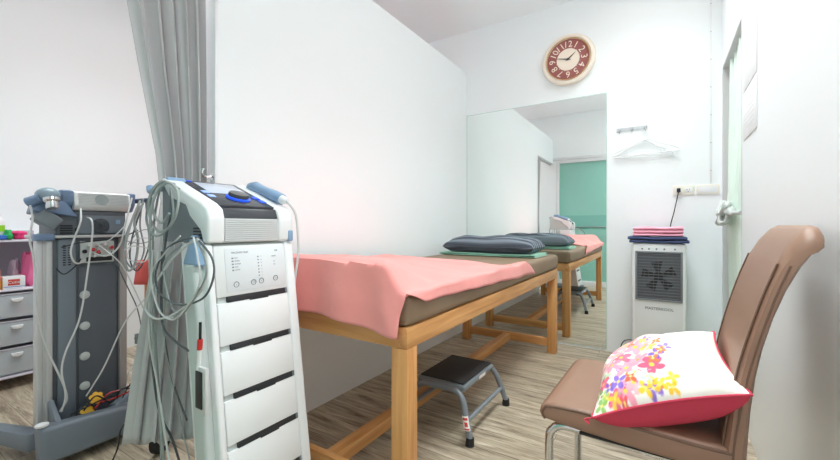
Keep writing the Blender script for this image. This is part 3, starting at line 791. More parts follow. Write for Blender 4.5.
# ------------------------------------------------------------------ floral cushion
def cushion():
    C = Vector((-.013, 1.335, .594))
    e1 = Vector((.88, .03, .36)).normalized()
    e2 = Vector((0, 1, 0)); e2 = (e2-e1*e2.dot(e1)).normalized()
    rot = Matrix.Rotation(math.radians(5), 3, e1); e2 = rot @ e2
    nn = e1.cross(e2).normalized()
    if nn.z < 0: nn = -nn
    S1, S2, T = .176, .226, .074
    def pos(a, b, sgn):
        t_ = (max(0, 1-abs(a)**2.4))**.55*(max(0, 1-abs(b)**2.4))**.55
        pa = S1*a*(1-.10*(1-b*b)*abs(a)**2); pb = S2*b*(1-.12*(1-a*a)*abs(b)**2)
        w = .006*math.sin(5*a+3*b)*t_+.004*math.sin(11*a-7*b)*t_
        h = (T*t_+w)*sgn
        if sgn < 0: h = -.094*(max(0, 1-abs(a)**3.2))**.5*(max(0, 1-abs(b)**3.6))**.42
        k_ = max(0, -a)**2*max(0, b)**2
        return C+e1*(pa+.075*k_)+e2*(pb-.035*k_)+nn*(h-.01*k_)
    rnd = random.Random(11)
    cream = (244, 237, 229)
    shapes = []  # (a, b, kind, size, colour, rotation)
    pinks = [(236, 92, 128), (246, 148, 172), (224, 66, 104), (248, 176, 186)]
    def flower(a, b, r, col, n_=5, cc=(250, 200, 60)):
        r *= 1.35; rot_ = rnd.random()*6
        for k in range(n_):
            an = rot_+2*PI*k/n_; shapes.append((a+r*.6*math.cos(an), b+r*.6*math.sin(an), r*.52, r*.36, an, col, .85))
        shapes.append((a, b, r*.22, r*.22, 0, cc, .9))
    # stems and leaves first (soft greens)
    for k in range(30):
        a = -.95+rnd.random()*.75; b = -.92+1.85*rnd.random()
        if a > -.25-.25*b*.5+.2: continue
        shapes.append((a, b, .12, .014, rnd.random()*3, (150, 196, 140), .6))
        shapes.append((a+.05, b, .06, .03, rnd.random()*3, (168, 214, 160), .7))
    for (a, b, r, c) in [(-.20, -.26, .13, 1), (.0, -.48, .14, 2), (-.38, -.44, .15, 1), (-.46, -.12, .13, 0), (-.44, -.88, .11, 1), (-.62, -.90, .09, 0), (-.30, -.80, .10, 3), (-.08, .80, .12, 1), (-.22, .14, .15, 1),
                         (-.62, -.30, .12, 1), (-.58, .15, .15, 3), (-.70, .45, .14, 1), (-.42, .45, .13, 3), (-.38, .75, .13, 0), (-.66, .8, .12, 1), (-.82, -.1, .11, 3), (-.80, -.6, .1, 0), (-.22, .45, .1, 3), (-.05, .15, .09, 3)]:
        flower(a, b, r, pinks[c])
    for (a, b, r, col) in [(.10, -.26, .10, (112, 84, 196)), (.24, -.14, .09, (140, 116, 214)), (-.52, -.70, .12, (128, 96, 206)), (-.06, -.90, .10, (130, 92, 200)), (-.68, -.72, .08, (120, 90, 200)), (-.02, .35, .08, (150, 120, 214)),
                           (.04, -.36, .08, (244, 120, 48)), (.14, .06, .08, (242, 108, 40)), (-.32, -.70, .09, (238, 84, 44)), (.18, -.20, .07, (246, 130, 50)), (-.30, .28, .08, (244, 120, 60)), (.02, .62, .08, (240, 110, 60)),
                           (-.16, -.88, .09, (248, 196, 30)), (.04, -.86, .09, (250, 200, 40)), (-.04, -.78, .07, (246, 186, 30)), (.22, -.80, .08, (250, 204, 40)), (.18, -.92, .07, (248, 190, 30)), (-.62, -.92, .08, (250, 206, 60)), (-.74, -.86, .07, (248, 200, 50)),
                           (.04, -.06, .08, (250, 200, 50)), (-.08, .30, .07, (250, 206, 60)), (-.50, .62, .08, (250, 206, 70)), (-.10, .05, .06, (250, 196, 40)),
                           (-.84, -.92, .09, (130, 180, 90)), (-.78, -.80, .07, (160, 200, 110)), (-.10, -.70, .09, (176, 220, 190)), (-.24, -.62, .10, (190, 226, 200)), (-.90, -.70, .08, (120, 176, 100)), (-.5, -.98, .06, (236, 84, 90))]:
        flower(a, b, r*.85, col, 4, (250, 220, 110))
    for k in range(110):
        a = -.98+rnd.random()*1.05; b = -.95+1.9*rnd.random()
        shapes.append((a, b, .012+.02*rnd.random(), .012+.012*rnd.random(), rnd.random()*3, rnd.choice(pinks+[(250, 170, 50), (150, 110, 205), (240, 110, 60), (150, 200, 140)]), .7))
    def colour(a, b):
        c = [*cream]
        for (ca, cb, ra, rb, an, col, al) in shapes:
            da, db = a-ca, b-cb
            if abs(da) > ra+rb or abs(db) > ra+rb: continue
            u = da*math.cos(an)+db*math.sin(an); v = -da*math.sin(an)+db*math.cos(an)
            q = (u/ra)**2+(v/rb)**2
            if q < 1:
                k = al*(1 if q < .6 else (1-q)/.4)
                c = [c[i]*(1-k)+col[i]*k for i in range(3)]
        return c
    t = thing('scatter_cushion', 'cream cushion with watercolour flowers and crimson back leaning on the brown chair', 'cushion', tuple(C))
    N_ = 150
    mb = MB(); mb.grid(lambda u, v: pos(2*u-1, 2*v-1, 1), N_, N_)
    o = mb.build('floral_front', M['floral'], t, angle=80)
    ca = o.data.color_attributes.new('print', 'FLOAT_COLOR', 'POINT')
    data = []
    for i in range(N_+1):
        for j in range(N_+1):
            c = colour(2*i/N_-1, 2*j/N_-1); data += [*lin(c), 1.0]
    ca.data.foreach_set('color', data)
    mb = MB(); mb.grid(lambda u, v: pos(2*u-1, 2*v-1, -1), 70, 70)
    mb.build('crimson_back', M['crimson'], t, angle=80)
    seam = []
    for (a0, b0, a1, b1) in ((-1, -1, 1, -1), (1, -1, 1, 1), (1, 1, -1, 1), (-1, 1, -1, -1)):
        for k in range(14): seam.append(pos(a0+(a1-a0)*k/14, b0+(b1-b0)*k/14, 0))
    MB().tube(seam, .0035, 8, 2, closed=True).build('piping', M['crimson'], t)
    mb = MB(); p = pos(-1, -1, 0)
    for k in range(5): mb.tube([p, p+Vector((-.006-.003*k, -.004*k+.006, -.004)), p+Vector((-.012+.002*k, -.006*k+.01, -.012))], .0015, 5, 3)
    mb.build('corner_tassel', M['crimson'], t)
cushion()

# ------------------------------------------------------------------ white therapy unit on trolley
def Xf(h): return -1.045-.125*h/.95
t = thing('therapy_trolley', 'tall white therapy machine with slanted touch panel, drawers and looped cables, next to the bed', 'medical device', (-1.22, .79, 0))
def slab(mb, h0, h1, y0, y1, o0, o1, bev=.003, seg=2, mi=0):
    return mb.hexa([(Xf(h0)+o0, y0, h0), (Xf(h0)+o1, y0, h0), (Xf(h0)+o1, y1, h0), (Xf(h0)+o0, y1, h0),
                    (Xf(h1)+o0, y0, h1), (Xf(h1)+o1, y0, h1), (Xf(h1)+o1, y1, h1), (Xf(h1)+o0, y1, h1)], bev, seg, mi)
slab(MB(), .12, .964, .66, .925, -.20, -.006, .01, 3).build('column', M['greygreen'], t)
slab(MB(), .12, .964, .634, .6565, -.15, .004, .008, 4).build('side_frame', M['white_plastic'], t)
slab(MB(), .12, .964, .9155, .955, -.15, .006, .010, 4).build('side_frame', M['white_plastic'], t)
slots = [.79, .645, .50, .355, .21]
for k, s in enumerate(slots[:-1]+[.21]):
    lo = (slots[k+1] if k+1 < len(slots) else .125)
    dr = slab(MB(), lo+.0095, s-.0095, .658, .914, -.05, .003, .002).build('drawer', M['white_plastic'], t)
    mb = MB(); slab(mb, s-.0085, s+.0085, .69, .905, -.03, .0035, .001)
    slab(mb, s-.0125, s-.007, .765, .835, -.02, .0037, .001)
    mb.build('handle_slot', M['dark'], dr)
    slab(MB(), s-.0085, s+.0085, .905, .914, -.03, .0032, .001).build('slot_end', M['grey'], dr)
cp = slab(MB(), .8, .957, .658, .914, -.05, .003, .002).build('control_panel', M['white_plastic2'], t)
slab(MB(), .812, .948, .69, .908, 0, .0042, .001).build('printed_plate', mat('panel_plate', (222, 226, 229), .35), cp)
sl = -.125/.95
def FX(y, z, off=.0046): return Matrix(((0, sl, 1, Xf(z)+off), (1, 0, 0, y), (0, 1, 0, z), (0, 0, 0, 1)))
mb = MB(); mb.text('VACUUM UNIT', .0088, FX(.712, .934), .0003, align='LEFT'); mb.text('400', .008, FX(.878, .934), .0003)
for i in range(5):
    mb.text('INTENSITY'[:4+i % 3*2], .005, FX(.722, .917-i*.0095), .0002, align='LEFT')
    mb.box(Xf(.917-i*.0095)+.0040, Xf(.917-i*.0095)+.0052, .712, .718, .915-i*.0095, .919-i*.0095)
for i in range(7): 
    z = .917-i*.0105; mb.box(Xf(z)+.0040, Xf(z)+.0052, .804, .808, z-.0018, z+.0018); mb.text(str(7-i), .006, FX(.817, z), .0002)
for z, s in ((.915, 'MODE'), (.897, '1:1'), (.887, '2:2')): mb.text(s, .006, FX(.868, z), .0002)
mb.build('panel_print', M['ink'], cp)
for y, z in ((.722, .834), (.783, .8345), (.812, .836), (.868, .839)):
    mb = MB(); mb.tube([(Xf(z)+.005, y+.0085*math.cos(a*PI/8), z+.0085*math.sin(a*PI/8)) for a in range(16)], .0011, 6, 0, closed=True); mb.text('o', .008, FX(y, z), .0002)
    mb.build('push_button', M['ink'], cp)
# near side pilaster with blue cap
slab(MB(), .12, .905, .606, .640, -.085, -.022, .011, 4).build('probe_holster', M['greygreen'], t)
mb = MB(); mb.hexa([(-1.255, .608, .90), (-1.168, .608, .90), (-1.168, .654, .90), (-1.255, .654, .90), (-1.235, .622, .995), (-1.20, .622, .965), (-1.20, .652, .965), (-1.235, .652, .995)], .008, 3)
mb.build('holster_cap', M['blue'], t)
mb = MB(); mb.box(-1.165, -1.108, .600, .611, .475, .61, .002, mi=1); mb.box(-1.157, -1.122, .597, .6005, .490, .598, .002, mi=0)
mb.build('card_bracket', [M['black'], M['cable_w']], t)
mb = MB(); mb.cyl((-1.150, .603, .60), (-1.143, .603, .66), .006, n=12, mi=0); mb.cyl((-1.143, .603, .66), (-1.140, .603, .69), .0075, n=12, mi=1); mb.cyl((-1.140, .603, .69), (-1.139, .603, .74), .004, n=12, mi=2)
mb.build('electrode_pen', [M['white_plastic'], M['red'], M['black']], t)
# upper unit
unit = [(-1.47, .966), (-1.475, 1.12), (-1.455, 1.172), (-1.425, 1.168), (-1.19, 1.074), (-1.180, 1.045), (-1.172, .966)]
MB().prism(unit, .665, .915, 'y', .004).build('upper_housing', M['greygreen'], t)
cheek = [(-1.452, 1.172), (-1.40, 1.118), (-1.292, 1.086), (-1.268, 1.050), (-1.205, 1.005), (-1.188, .967), (-1.160, .967), (-1.158, 1.045), (-1.168, 1.075), (-1.20, 1.094), (-1.43, 1.183), (-1.448, 1.183)]
MB().prism(cheek, .636, .690, 'y', .008, 3).build('cheek', M['white_plastic'], t)
MB().prism(cheek, .889, .950, 'y', .008, 3).build('cheek', M['white_plastic'], t)
sidep = [(-1.465, .967), (-1.468, 1.155), (-1.40, 1.125), (-1.285, 1.088), (-1.262, 1.05), (-1.20, 1.005), (-1.182, .967)]
MB().prism(sidep, .648, .664, 'y', .002).build('side_cover', M['grey'], t)
mb = MB()
for i in range(4):
    z = .98+i*.010
    mb.box(-1.262, -1.208-(.006*i), .6455, .6485, z, z+.005)
mb.build('side_vent', M['black'], t)
# slanted console
F0 = Vector((-1.188, 0, 1.0795)); F1 = Vector((-1.43, 0, 1.1745)); D = (F1-F0).normalized(); NR = Vector((-D.z, 0, D.x)); NR = NR if NR.z > 0 else -NR
LEN = (F1-F0).length
def con(mb, t0, t1, y0, y1, o0, o1, bev=.001, mi=0):
    def P(t_, y, o): p = F0+D*(LEN*t_)+NR*o; return (p.x, y, p.z)
    return mb.hexa([P(t0, y0, o0), P(t1, y0, o0), P(t1, y1, o0), P(t0, y1, o0), P(t0, y0, o1), P(t1, y0, o1), P(t1, y1, o1), P(t0, y1, o1)], bev, 2, mi)
cs = con(MB(), 0, 1, .6905, .8885, -.01, .008, .003).build('console', M['screenbezel'], t)
con(MB(), .48, .93, .722, .868, .008, .0095).build('screen', M['screen'], cs)
kp = F0+D*(LEN*.30)+NR*.008
mb = MB(); o_ = (kp.x, .795, kp.z)
mb.lathe([(.038, 0), (.040, .002), (.040, .006), (.037, .008)], o_, NR, 40, mi=1); mb.lathe([(.034, .008), (.034, .014), (.031, .020), (.010, .021)], o_, NR, 40, mi=0)
mb.build('dial_knob', [M['screenbezel'], M['led']], cs)
for t0, y0 in ((.46, .697), (.30, .697), (.32, .862), (.17, .865)):
    con(MB(), t0, t0+.09, y0, y0+.022, .008, .0105).build('side_key', M['led2'] if y0 < .8 else M['led'], cs)
con(MB(), .955, .985, .70, .72, .008, .009).build('logo_light', M['led'], cs)
mb = MB(); mb.hexa([(-1.192, .6905, 1.045), (-1.166, .6905, 1.045), (-1.166, .8885, 1.045), (-1.192, .8885, 1.045), (-1.20, .6905, 1.078), (-1.177, .6905, 1.078), (-1.177, .8885, 1.078), (-1.20, .8885, 1.078)], .002)
mb.build('dark_strip', M['screenbezel'], t)
mb = MB(); mb.box(-1.19, -1.168, .6905, .8885, .968, 1.044, .001)
for i in range(11):
    z = .972+i*.0066; mb.box(-1.169, -1.162, .692, .887, z, z+.0034, .0008, mi=0)
mb.build('louvre_front', M['white_plastic2'], t)
# blue rear handle and right blue catch
mb = MB(); mb.hexa([(-1.475, .640, 1.150), (-1.40, .640, 1.165), (-1.40, .70, 1.165), (-1.475, .70, 1.150), (-1.475, .640, 1.176), (-1.42, .640, 1.188), (-1.42, .70, 1.188), (-1.475, .70, 1.176)], .005)
mb.tube([(-1.455, .665, 1.158), (-1.49, .645, 1.150), (-1.525, .638, 1.142), (-1.54, .64, 1.158)], .012, 12, 6)
mb.build('rear_handle', M['blue'], t)
MB().box(-1.182, -1.155, .928, .949, .965, 1.005, .005).build('side_catch', M['blue'], t)
# hand probe
pp = [(-1.40, .938, 1.176), (-1.365, .938, 1.174), (-1.325, .938, 1.160), (-1.285, .938, 1.147), (-1.245, .938, 1.133), (-1.205, .938, 1.119)]
rr = [.018, .022, .018, .019, .022, .020]
pr = None
mb = MB(); vs = []; n_ = 16
pd = (Vector(pp[-1])-Vector(pp[0])).normalized(); qa = Vector((0, 1, 0)); qb = pd.cross(qa)
for p, r in [((Vector(pp[0])-pd*.008), .009)]+list(zip(pp, rr)):
    for i in range(n_): a = 2*PI*i/n_; vs.append(Vector(p)+(qa*math.cos(a)+qb*math.sin(a))*r)
fs = [(k*n_+i, k*n_+(i+1) % n_, (k+1)*n_+(i+1) % n_, (k+1)*n_+i) for k in range(len(pp)) for i in range(n_)]
fs += [tuple(range(n_))[::-1], tuple(range(len(pp)*n_, (len(pp)+1)*n_))]
mb.addv(vs, fs); pr = mb.build('hand_probe', M['blue'], t)
MB().cyl(pp[-1], Vector(pp[-1])+pd*.03, .017, .011, 16).build('probe_collar', M['white_plastic'], pr)
MB().tube([(-1.185, .932, 1.118), (-1.165, .940, 1.10), (-1.150, .955, 1.06), (-1.146, .962, .98), (-1.147, .962, .90), (-1.16, .957, .80), (-1.17, .955, .62), (-1.16, .95, .42)], .0042, 8, 6).build('probe_cable', M['cable_w'], t)
# base
mb = MB(); mb.box(-1.46, -1.03, .625, .955, .055, .125, .02, 4); mb.build('base', M['slate'], t)
for x in (-1.42, -1.07):
    for y in (.665, .915):
        MB().cyl((x, y-.012, .032), (x, y+.012, .032), .032, n=24).box(x-.012, x+.012, y-.016, y+.016, .045, .06).build('caster', M['rubber'], t)

def cable(pts, r, m, parent, name='cable', n=8):
    return MB().tube(pts, r, n, 7).build(name, m, parent)
CB = [
 ([(-1.50, .643, 1.165), (-1.45, .61, 1.137), (-1.47, .60, 1.057), (-1.475, .60, .907), (-1.46, .60, .676), (-1.43, .605, .484), (-1.40, .61, .231)], .0055, 'cable_gg'),
 ([(-1.49, .655, 1.165), (-1.47, .625, 1.130), (-1.50, .62, .98), (-1.49, .62, .70), (-1.45, .62, .40), (-1.42, .61, .22)], .0045, 'cable_g'),
 ([(-1.405, .632, 1.14), (-1.47, .615, 1.166), (-1.545, .612, 1.13), (-1.56, .61, 1.06), (-1.49, .605, 1.005), (-1.40, .60, 1.015), (-1.35, .60, 1.07), (-1.37, .61, 1.13), (-1.45, .615, 1.160), (-1.53, .612, 1.115), (-1.53, .612, 1.06), (-1.46, .605, 1.03), (-1.40, .60, 1.06)], .0055, 'cable_gg'),
 ([(-1.42, .625, 1.155), (-1.50, .620, 1.168), (-1.575, .62, 1.13), (-1.58, .61, 1.04), (-1.50, .60, .99), (-1.42, .595, 1.0), (-1.375, .60, 1.05), (-1.40, .605, 1.14)], .0045, 'cable_g'),
 ([(-1.41, .625, 1.145), (-1.40, .62, 1.06), (-1.42, .615, .976), (-1.44, .61, .817), (-1.40, .60, .693), (-1.27, .61, .641)], .0045, 'cable_d'),
 ([(-1.143, .595, .985), (-1.27, .59, .922), (-1.42, .595, .81), (-1.462, .595, .746), (-1.385, .59, .722), (-1.27, .585, .747), (-1.154, .58, .799), (-1.085, .58, .845), (-1.07, .585, .903), (-1.10, .59, .964), (-1.148, .595, .985)], .0045, 'cable_w'),
 ([(-1.12, .59, .978), (-1.046, .585, .932), (-1.031, .58, .879), (-1.085, .58, .818), (-1.217, .58, .787), (-1.347, .585, .811), (-1.38, .59, .872), (-1.315, .59, .945), (-1.217, .59, .978), (-1.138, .592, .986)], .004, 'cable_d'),
 ([(-1.142, .59, .982), (-1.085, .585, .935), (-1.068, .58, .881), (-1.115, .575, .819), (-1.192, .58, .764), (-1.262, .585, .768), (-1.311, .59, .825), (-1.324, .59, .906), (-1.215, .592, .966)], .004, 'cable_g'),
 ([(-1.142, .585, .988), (-1.105, .578, .93), (-1.09, .575, .86), (-1.15, .57, .79), (-1.24, .575, .74), (-1.34, .58, .76), (-1.40, .585, .86), (-1.33, .59, .93), (-1.23, .592, .99)], .0035, 'cable_w'),
 ([(-1.52, .635, 1.12), (-1.54, .64, .95), (-1.56, .65, .786), (-1.57, .654, .602), (-1.57, .664, .471), (-1.56, .68, .336), (-1.53, .71, .228), (-1.44, .70, .15)], .0055, 'cable_d'),
 ([(-1.425, .60, .941), (-1.446, .598, .674), (-1.40, .60, .522), (-1.35, .60, .379), (-1.30, .60, .24), (-1.24, .60, .12)], .0045, 'cable_w'),
 ([(-1.50, .66, .93), (-1.52, .67, .705), (-1.50, .68, .541), (-1.45, .68, .45), (-1.33, .66, .38)], .0045, 'cable_d'),
 ([(-1.48, .66, 1.005), (-1.50, .67, .742), (-1.50, .67, .59), (-1.46, .68, .468), (-1.38, .67, .33), (-1.30, .655, .26)], .0035, 'cable_gg'),
 ([(-1.39, .60, .94), (-1.38, .59, .80), (-1.35, .585, .76), (-1.30, .58, .74), (-1.25, .58, .745)], .0035, 'cable_w'),
]
for k_, dx_ in ((0, .03), (1, .03), (2, .085), (3, .085), (4, .05)):
    p_, r_, m_ = CB[k_]; CB[k_] = ([(x+dx_, y, z) for x, y, z in p_], r_, m_)
for p, r, m in CB: cable(p, r*.75, M[m], t)
# adapter block and black leads on the trolley base
mb = MB(); mb.box(-1.47, -1.30, .52, .62, .13, .155, .008, 3, mx=None); 
o = mb.build('charger_box', M['dgrey'], None, origin=(-1.39, .57, .13))
bpy.data.objects.remove(o)

# ------------------------------------------------------------------ older grey unit on trolley
t = thing('therapy_cart', 'older grey therapy machine on an aluminium cart seen from behind, tangled cables at its side', 'medical device', (-2.38, .68, 0))
XA = -2.30
mb = MB(); mb.box(XA-.05, XA, .518, .540, .13, .965, .006, 3); mb.box(XA-.05, XA-.006, .540, .549, .13, .965); mb.box(XA-.05, XA, .549, .572, .13, .965, .006, 3)
mb.build('pillar', M['alu'], t)
mb = MB(); mb.box(XA-.10, XA, .822, .853, .13, .965, .006, 3); mb.build('pillar', mat('pillar_side', (176, 168, 166), .4, .2), t)
col = MB().box(XA-.22, XA-.02, .572, .822, .10, .965, .004).build('column', M['dgrey'], t)
mb = MB(); mb.box(XA-.03, XA-.006, .590, .655, .12, .96, .006, 3); mb.build('cable_channel', M['slate'], t)
mb = MB(); mb.box(XA-.021, XA-.014, .665, .815, .12, .83, .003)
mb.build('rear_cover', mat('rear_cover_grey', (94, 100, 108), .5), t)
for z in (.695, .548, .405, .265):
    MB().lathe([(.020, 0), (.018, .006), (.010, .010), (.001, .011)], (XA-.014, .688, z), (1, 0, 0), 24).build('cover_cap', M['greygreen'], t)
mb = MB()
for i in range(9):
    for j in range(2): mb.box(XA-.007, XA-.0045, .607+j*.018, .617+j*.018, .84+i*.011, .845+i*.011)
mb.build('channel_vents', M['black'], t)
mb = MB(); mb.box(XA-.24, XA+.012, .53, .858, .965, .978, .003); mb.build('shelf', M['alu'], t)
MB().box(XA-.04, XA+.02, .510, .575, .955, .985, .006, 3).build('shelf_end', M['blue2'], t)
un = MB().box(XA-.26, XA-.004, .585, .848, .979, 1.092, .006).build('unit_body', M['dgrey'], t)
mb = MB(); mb.box(XA-.005, XA+.003, .66, .842, .985, 1.07, .003); mb.build('rear_plate', M['slate'], un)
mb = MB(); fc = (XA+.003, .742, 1.020)
for r in (.034, .026, .018, .010): mb.tube([(fc[0]+.001, fc[1]+r*math.cos(a*PI/12), fc[2]+r*math.sin(a*PI/12)) for a in range(24)], .0018, 6, 0, closed=True)
for k in range(4): a = k*PI/4; mb.tube([(fc[0]+.001, fc[1]-.034*math.cos(a), fc[2]-.034*math.sin(a)), (fc[0]+.001, fc[1]+.034*math.cos(a), fc[2]+.034*math.sin(a))], .0014, 6, 0)
mb.build('fan_guard', M['black'], un)
mb = MB(); mb.box(XA+.003, XA+.005, .802, .822, 1.03, 1.05, .001); mb.build('badge', M['blue'], un)
mb = MB()
for i in range(4): mb.box(XA-.003, XA-.001, .596, .640, .985+i*.011, .991+i*.011)
mb.box(XA-.003, XA-.001, .648, .656, .995, 1.01); mb.build('body_slots', M['black'], un)
# angled top housing
top = [(XA-.27, 1.093), (XA-.27, 1.16), (XA-.02, 1.182), (XA+.012, 1.178), (XA+.026, 1.115), (XA+.004, 1.093)]
hs = MB().prism(top, .64, .862, 'y', .006).build('top_housing', M['white_plastic2'], t)
mb = MB()
for i in range(8):
    z = 1.119+i*.0072; x = XA+.026-(z-1.115)*.22
    mb.box(x-.001, x+.0035, .655, .850, z, z+.0035)
mb.build('top_louvres', M['cable_w'], hs)
mb = MB(); zc = 1.145; x = XA+.026-(zc-1.115)*.22+.0036
mb.lathe([(.026, 0), (.026, .001), (.001, .0015)], (x, .742, zc), (1, 0, .22), 28); mb.build('speaker', M['cable_g'], hs)
MB().prism([(XA-.27, 1.08), (XA-.27, 1.17), (XA-.02, 1.187), (XA+.014, 1.182), (XA+.012, 1.13), (XA-.02, 1.08)], .600, .642, 'y', .008).build('blue_cheek', M['blue2'], t)
MB().prism([(XA-.27, 1.08), (XA-.27, 1.17), (XA-.02, 1.187), (XA+.014, 1.182), (XA+.012, 1.13), (XA-.02, 1.09)], .861, .885, 'y', .006).build('blue_cheek', M['blue2'], t)
mb = MB(); mb.hexa([(XA-.10, .505, 1.072), (XA+.02, .505, 1.088), (XA+.02, .655, 1.062), (XA-.10, .655, 1.05), (XA-.10, .515, 1.115), (XA+.01, .515, 1.125), (XA+.01, .61, 1.135), (XA-.10, .61, 1.13)], .006)
mb.build('holder_arm', M['blue2'], t)
mx = Matrix.Translation((XA+.01, .555, 1.045)) @ Matrix.Rotation(math.radians(-38), 4, 'X')
MB().box(-.05, .03, -.045, .035, -.03, .03, .008, 3, mx=mx).build('holder_cup', M['grey'], t)
# ultrasound applicator in the holder
ap = MB().lathe([(.012, -.024), (.034, -.018), (.043, 0), (.041, .014), (.032, .028), (.018, .036), (.004, .039)], (XA+.01, .552, 1.150), (.2, -.10, 1), 30).build('applicator', mat('applicator_grey', (128, 148, 160), .35), t)
MB().cyl((XA+.03, .525, 1.140), (XA+.0, .492, 1.120), .020, .022, 18).build('applicator_grip', M['blue2'], ap)
MB().lathe([(.030, 0), (.030, .012), (.022, .018), (.022, .042), (.019, .046)], (XA+.055, .553, 1.138), (.35, .0, -1), 28).build('applicator_head', M['chrome'], ap)
# side handle toward the other trolley
MB().tube([(XA-.05, .87, 1.145), (XA+.02, .905, 1.15), (XA+.09, .92, 1.152)], .012, 12, 4).build('side_handle', mat('dark_blue_handle', (70, 84, 110), .4), t)
# connector panel
cn = MB().box(XA-.014, XA-.004, .668, .800, .845, .948, .003).build('connector_panel', M['greygreen'], t)
mb = MB(); mb.box(XA-.004, XA-.002, .69, .79, .852, .872); mb.cyl((XA-.004, .683, .90), (XA+.006, .683, .90), .009, n=14); mb.box(XA-.004, XA-.001, .715, .745, .885, .893)
mb.build('connector_ports', M['dark'], cn)
for y, z in ((.715, .905), (.788, .912), (.735, .893)):
    MB().cyl((XA-.004, y, z), (XA+.035, y-.01, z+.006), .008, .007, 12).build('red_plug', M['red'], cn)
for y, z in ((.70, .93), (.73, .928), (.76, .93), (.72, .876)):
    MB().cyl((XA-.004, y, z), (XA+.03, y-.006, z+.004), .007, .006, 12).build('plug', M['white_plastic2'], cn)
# base
base = MB()
base.hexa([(-2.20, .49, .035), (-2.135, .50, .035), (-2.15, .90, .035), (-2.22, .90, .035), (-2.215, .485, .19), (-2.15, .50, .185), (-2.165, .90, .155), (-2.225, .90, .155)], .018, 4)
base.hexa([(-2.52, .55, .05), (-2.20, .52, .05), (-2.20, .88, .05), (-2.52, .85, .05), (-2.52, .56, .105), (-2.20, .52, .105), (-2.20, .88, .105), (-2.52, .85, .105)], .01)
base.hexa([(-2.66, .395, .045), (-2.62, .47, .045), (-2.30, .56, .045), (-2.30, .49, .045), (-2.66, .395, .105), (-2.62, .47, .105), (-2.30, .56, .125), (-2.30, .49, .125)], .01)
base.hexa([(-2.22, .86, .035), (-2.19, .86, .035), (-1.90, .88, .05), (-1.93, .88, .05), (-2.22, .90, .14), (-2.19, .86, .14), (-1.90, .88, .10), (-1.93, .92, .10)], .005)
base.prism([(-2.30, .10), (-2.30, .245), (-2.285, .25), (-2.18, .18), (-2.18, .10)], .553, .572, 'y', .004)
base.build('base', M['slate'], t)
MB().lathe([(.014, 0), (.022, .004), (.022, .012), (.012, .016)], (-2.178, .508, .186), (0, 0, 1), 24).build('foot_cap', M['white_plastic'], t)
for x, y, r in ((-1.92, .84, .058), (-2.64, .42, .04), (-2.18, .53, .033), (-2.5, .84, .04)):
    w = MB().cyl((x-.012, y-.008, r), (x+.012, y+.008, r), r, n=30).build('caster', M['rubber'], t)
    MB().cyl((x-.014, y-.0095, r), (x+.014, y+.0095, r), r*.55, n=24).build('wheel_hub', M['greygreen'], w)
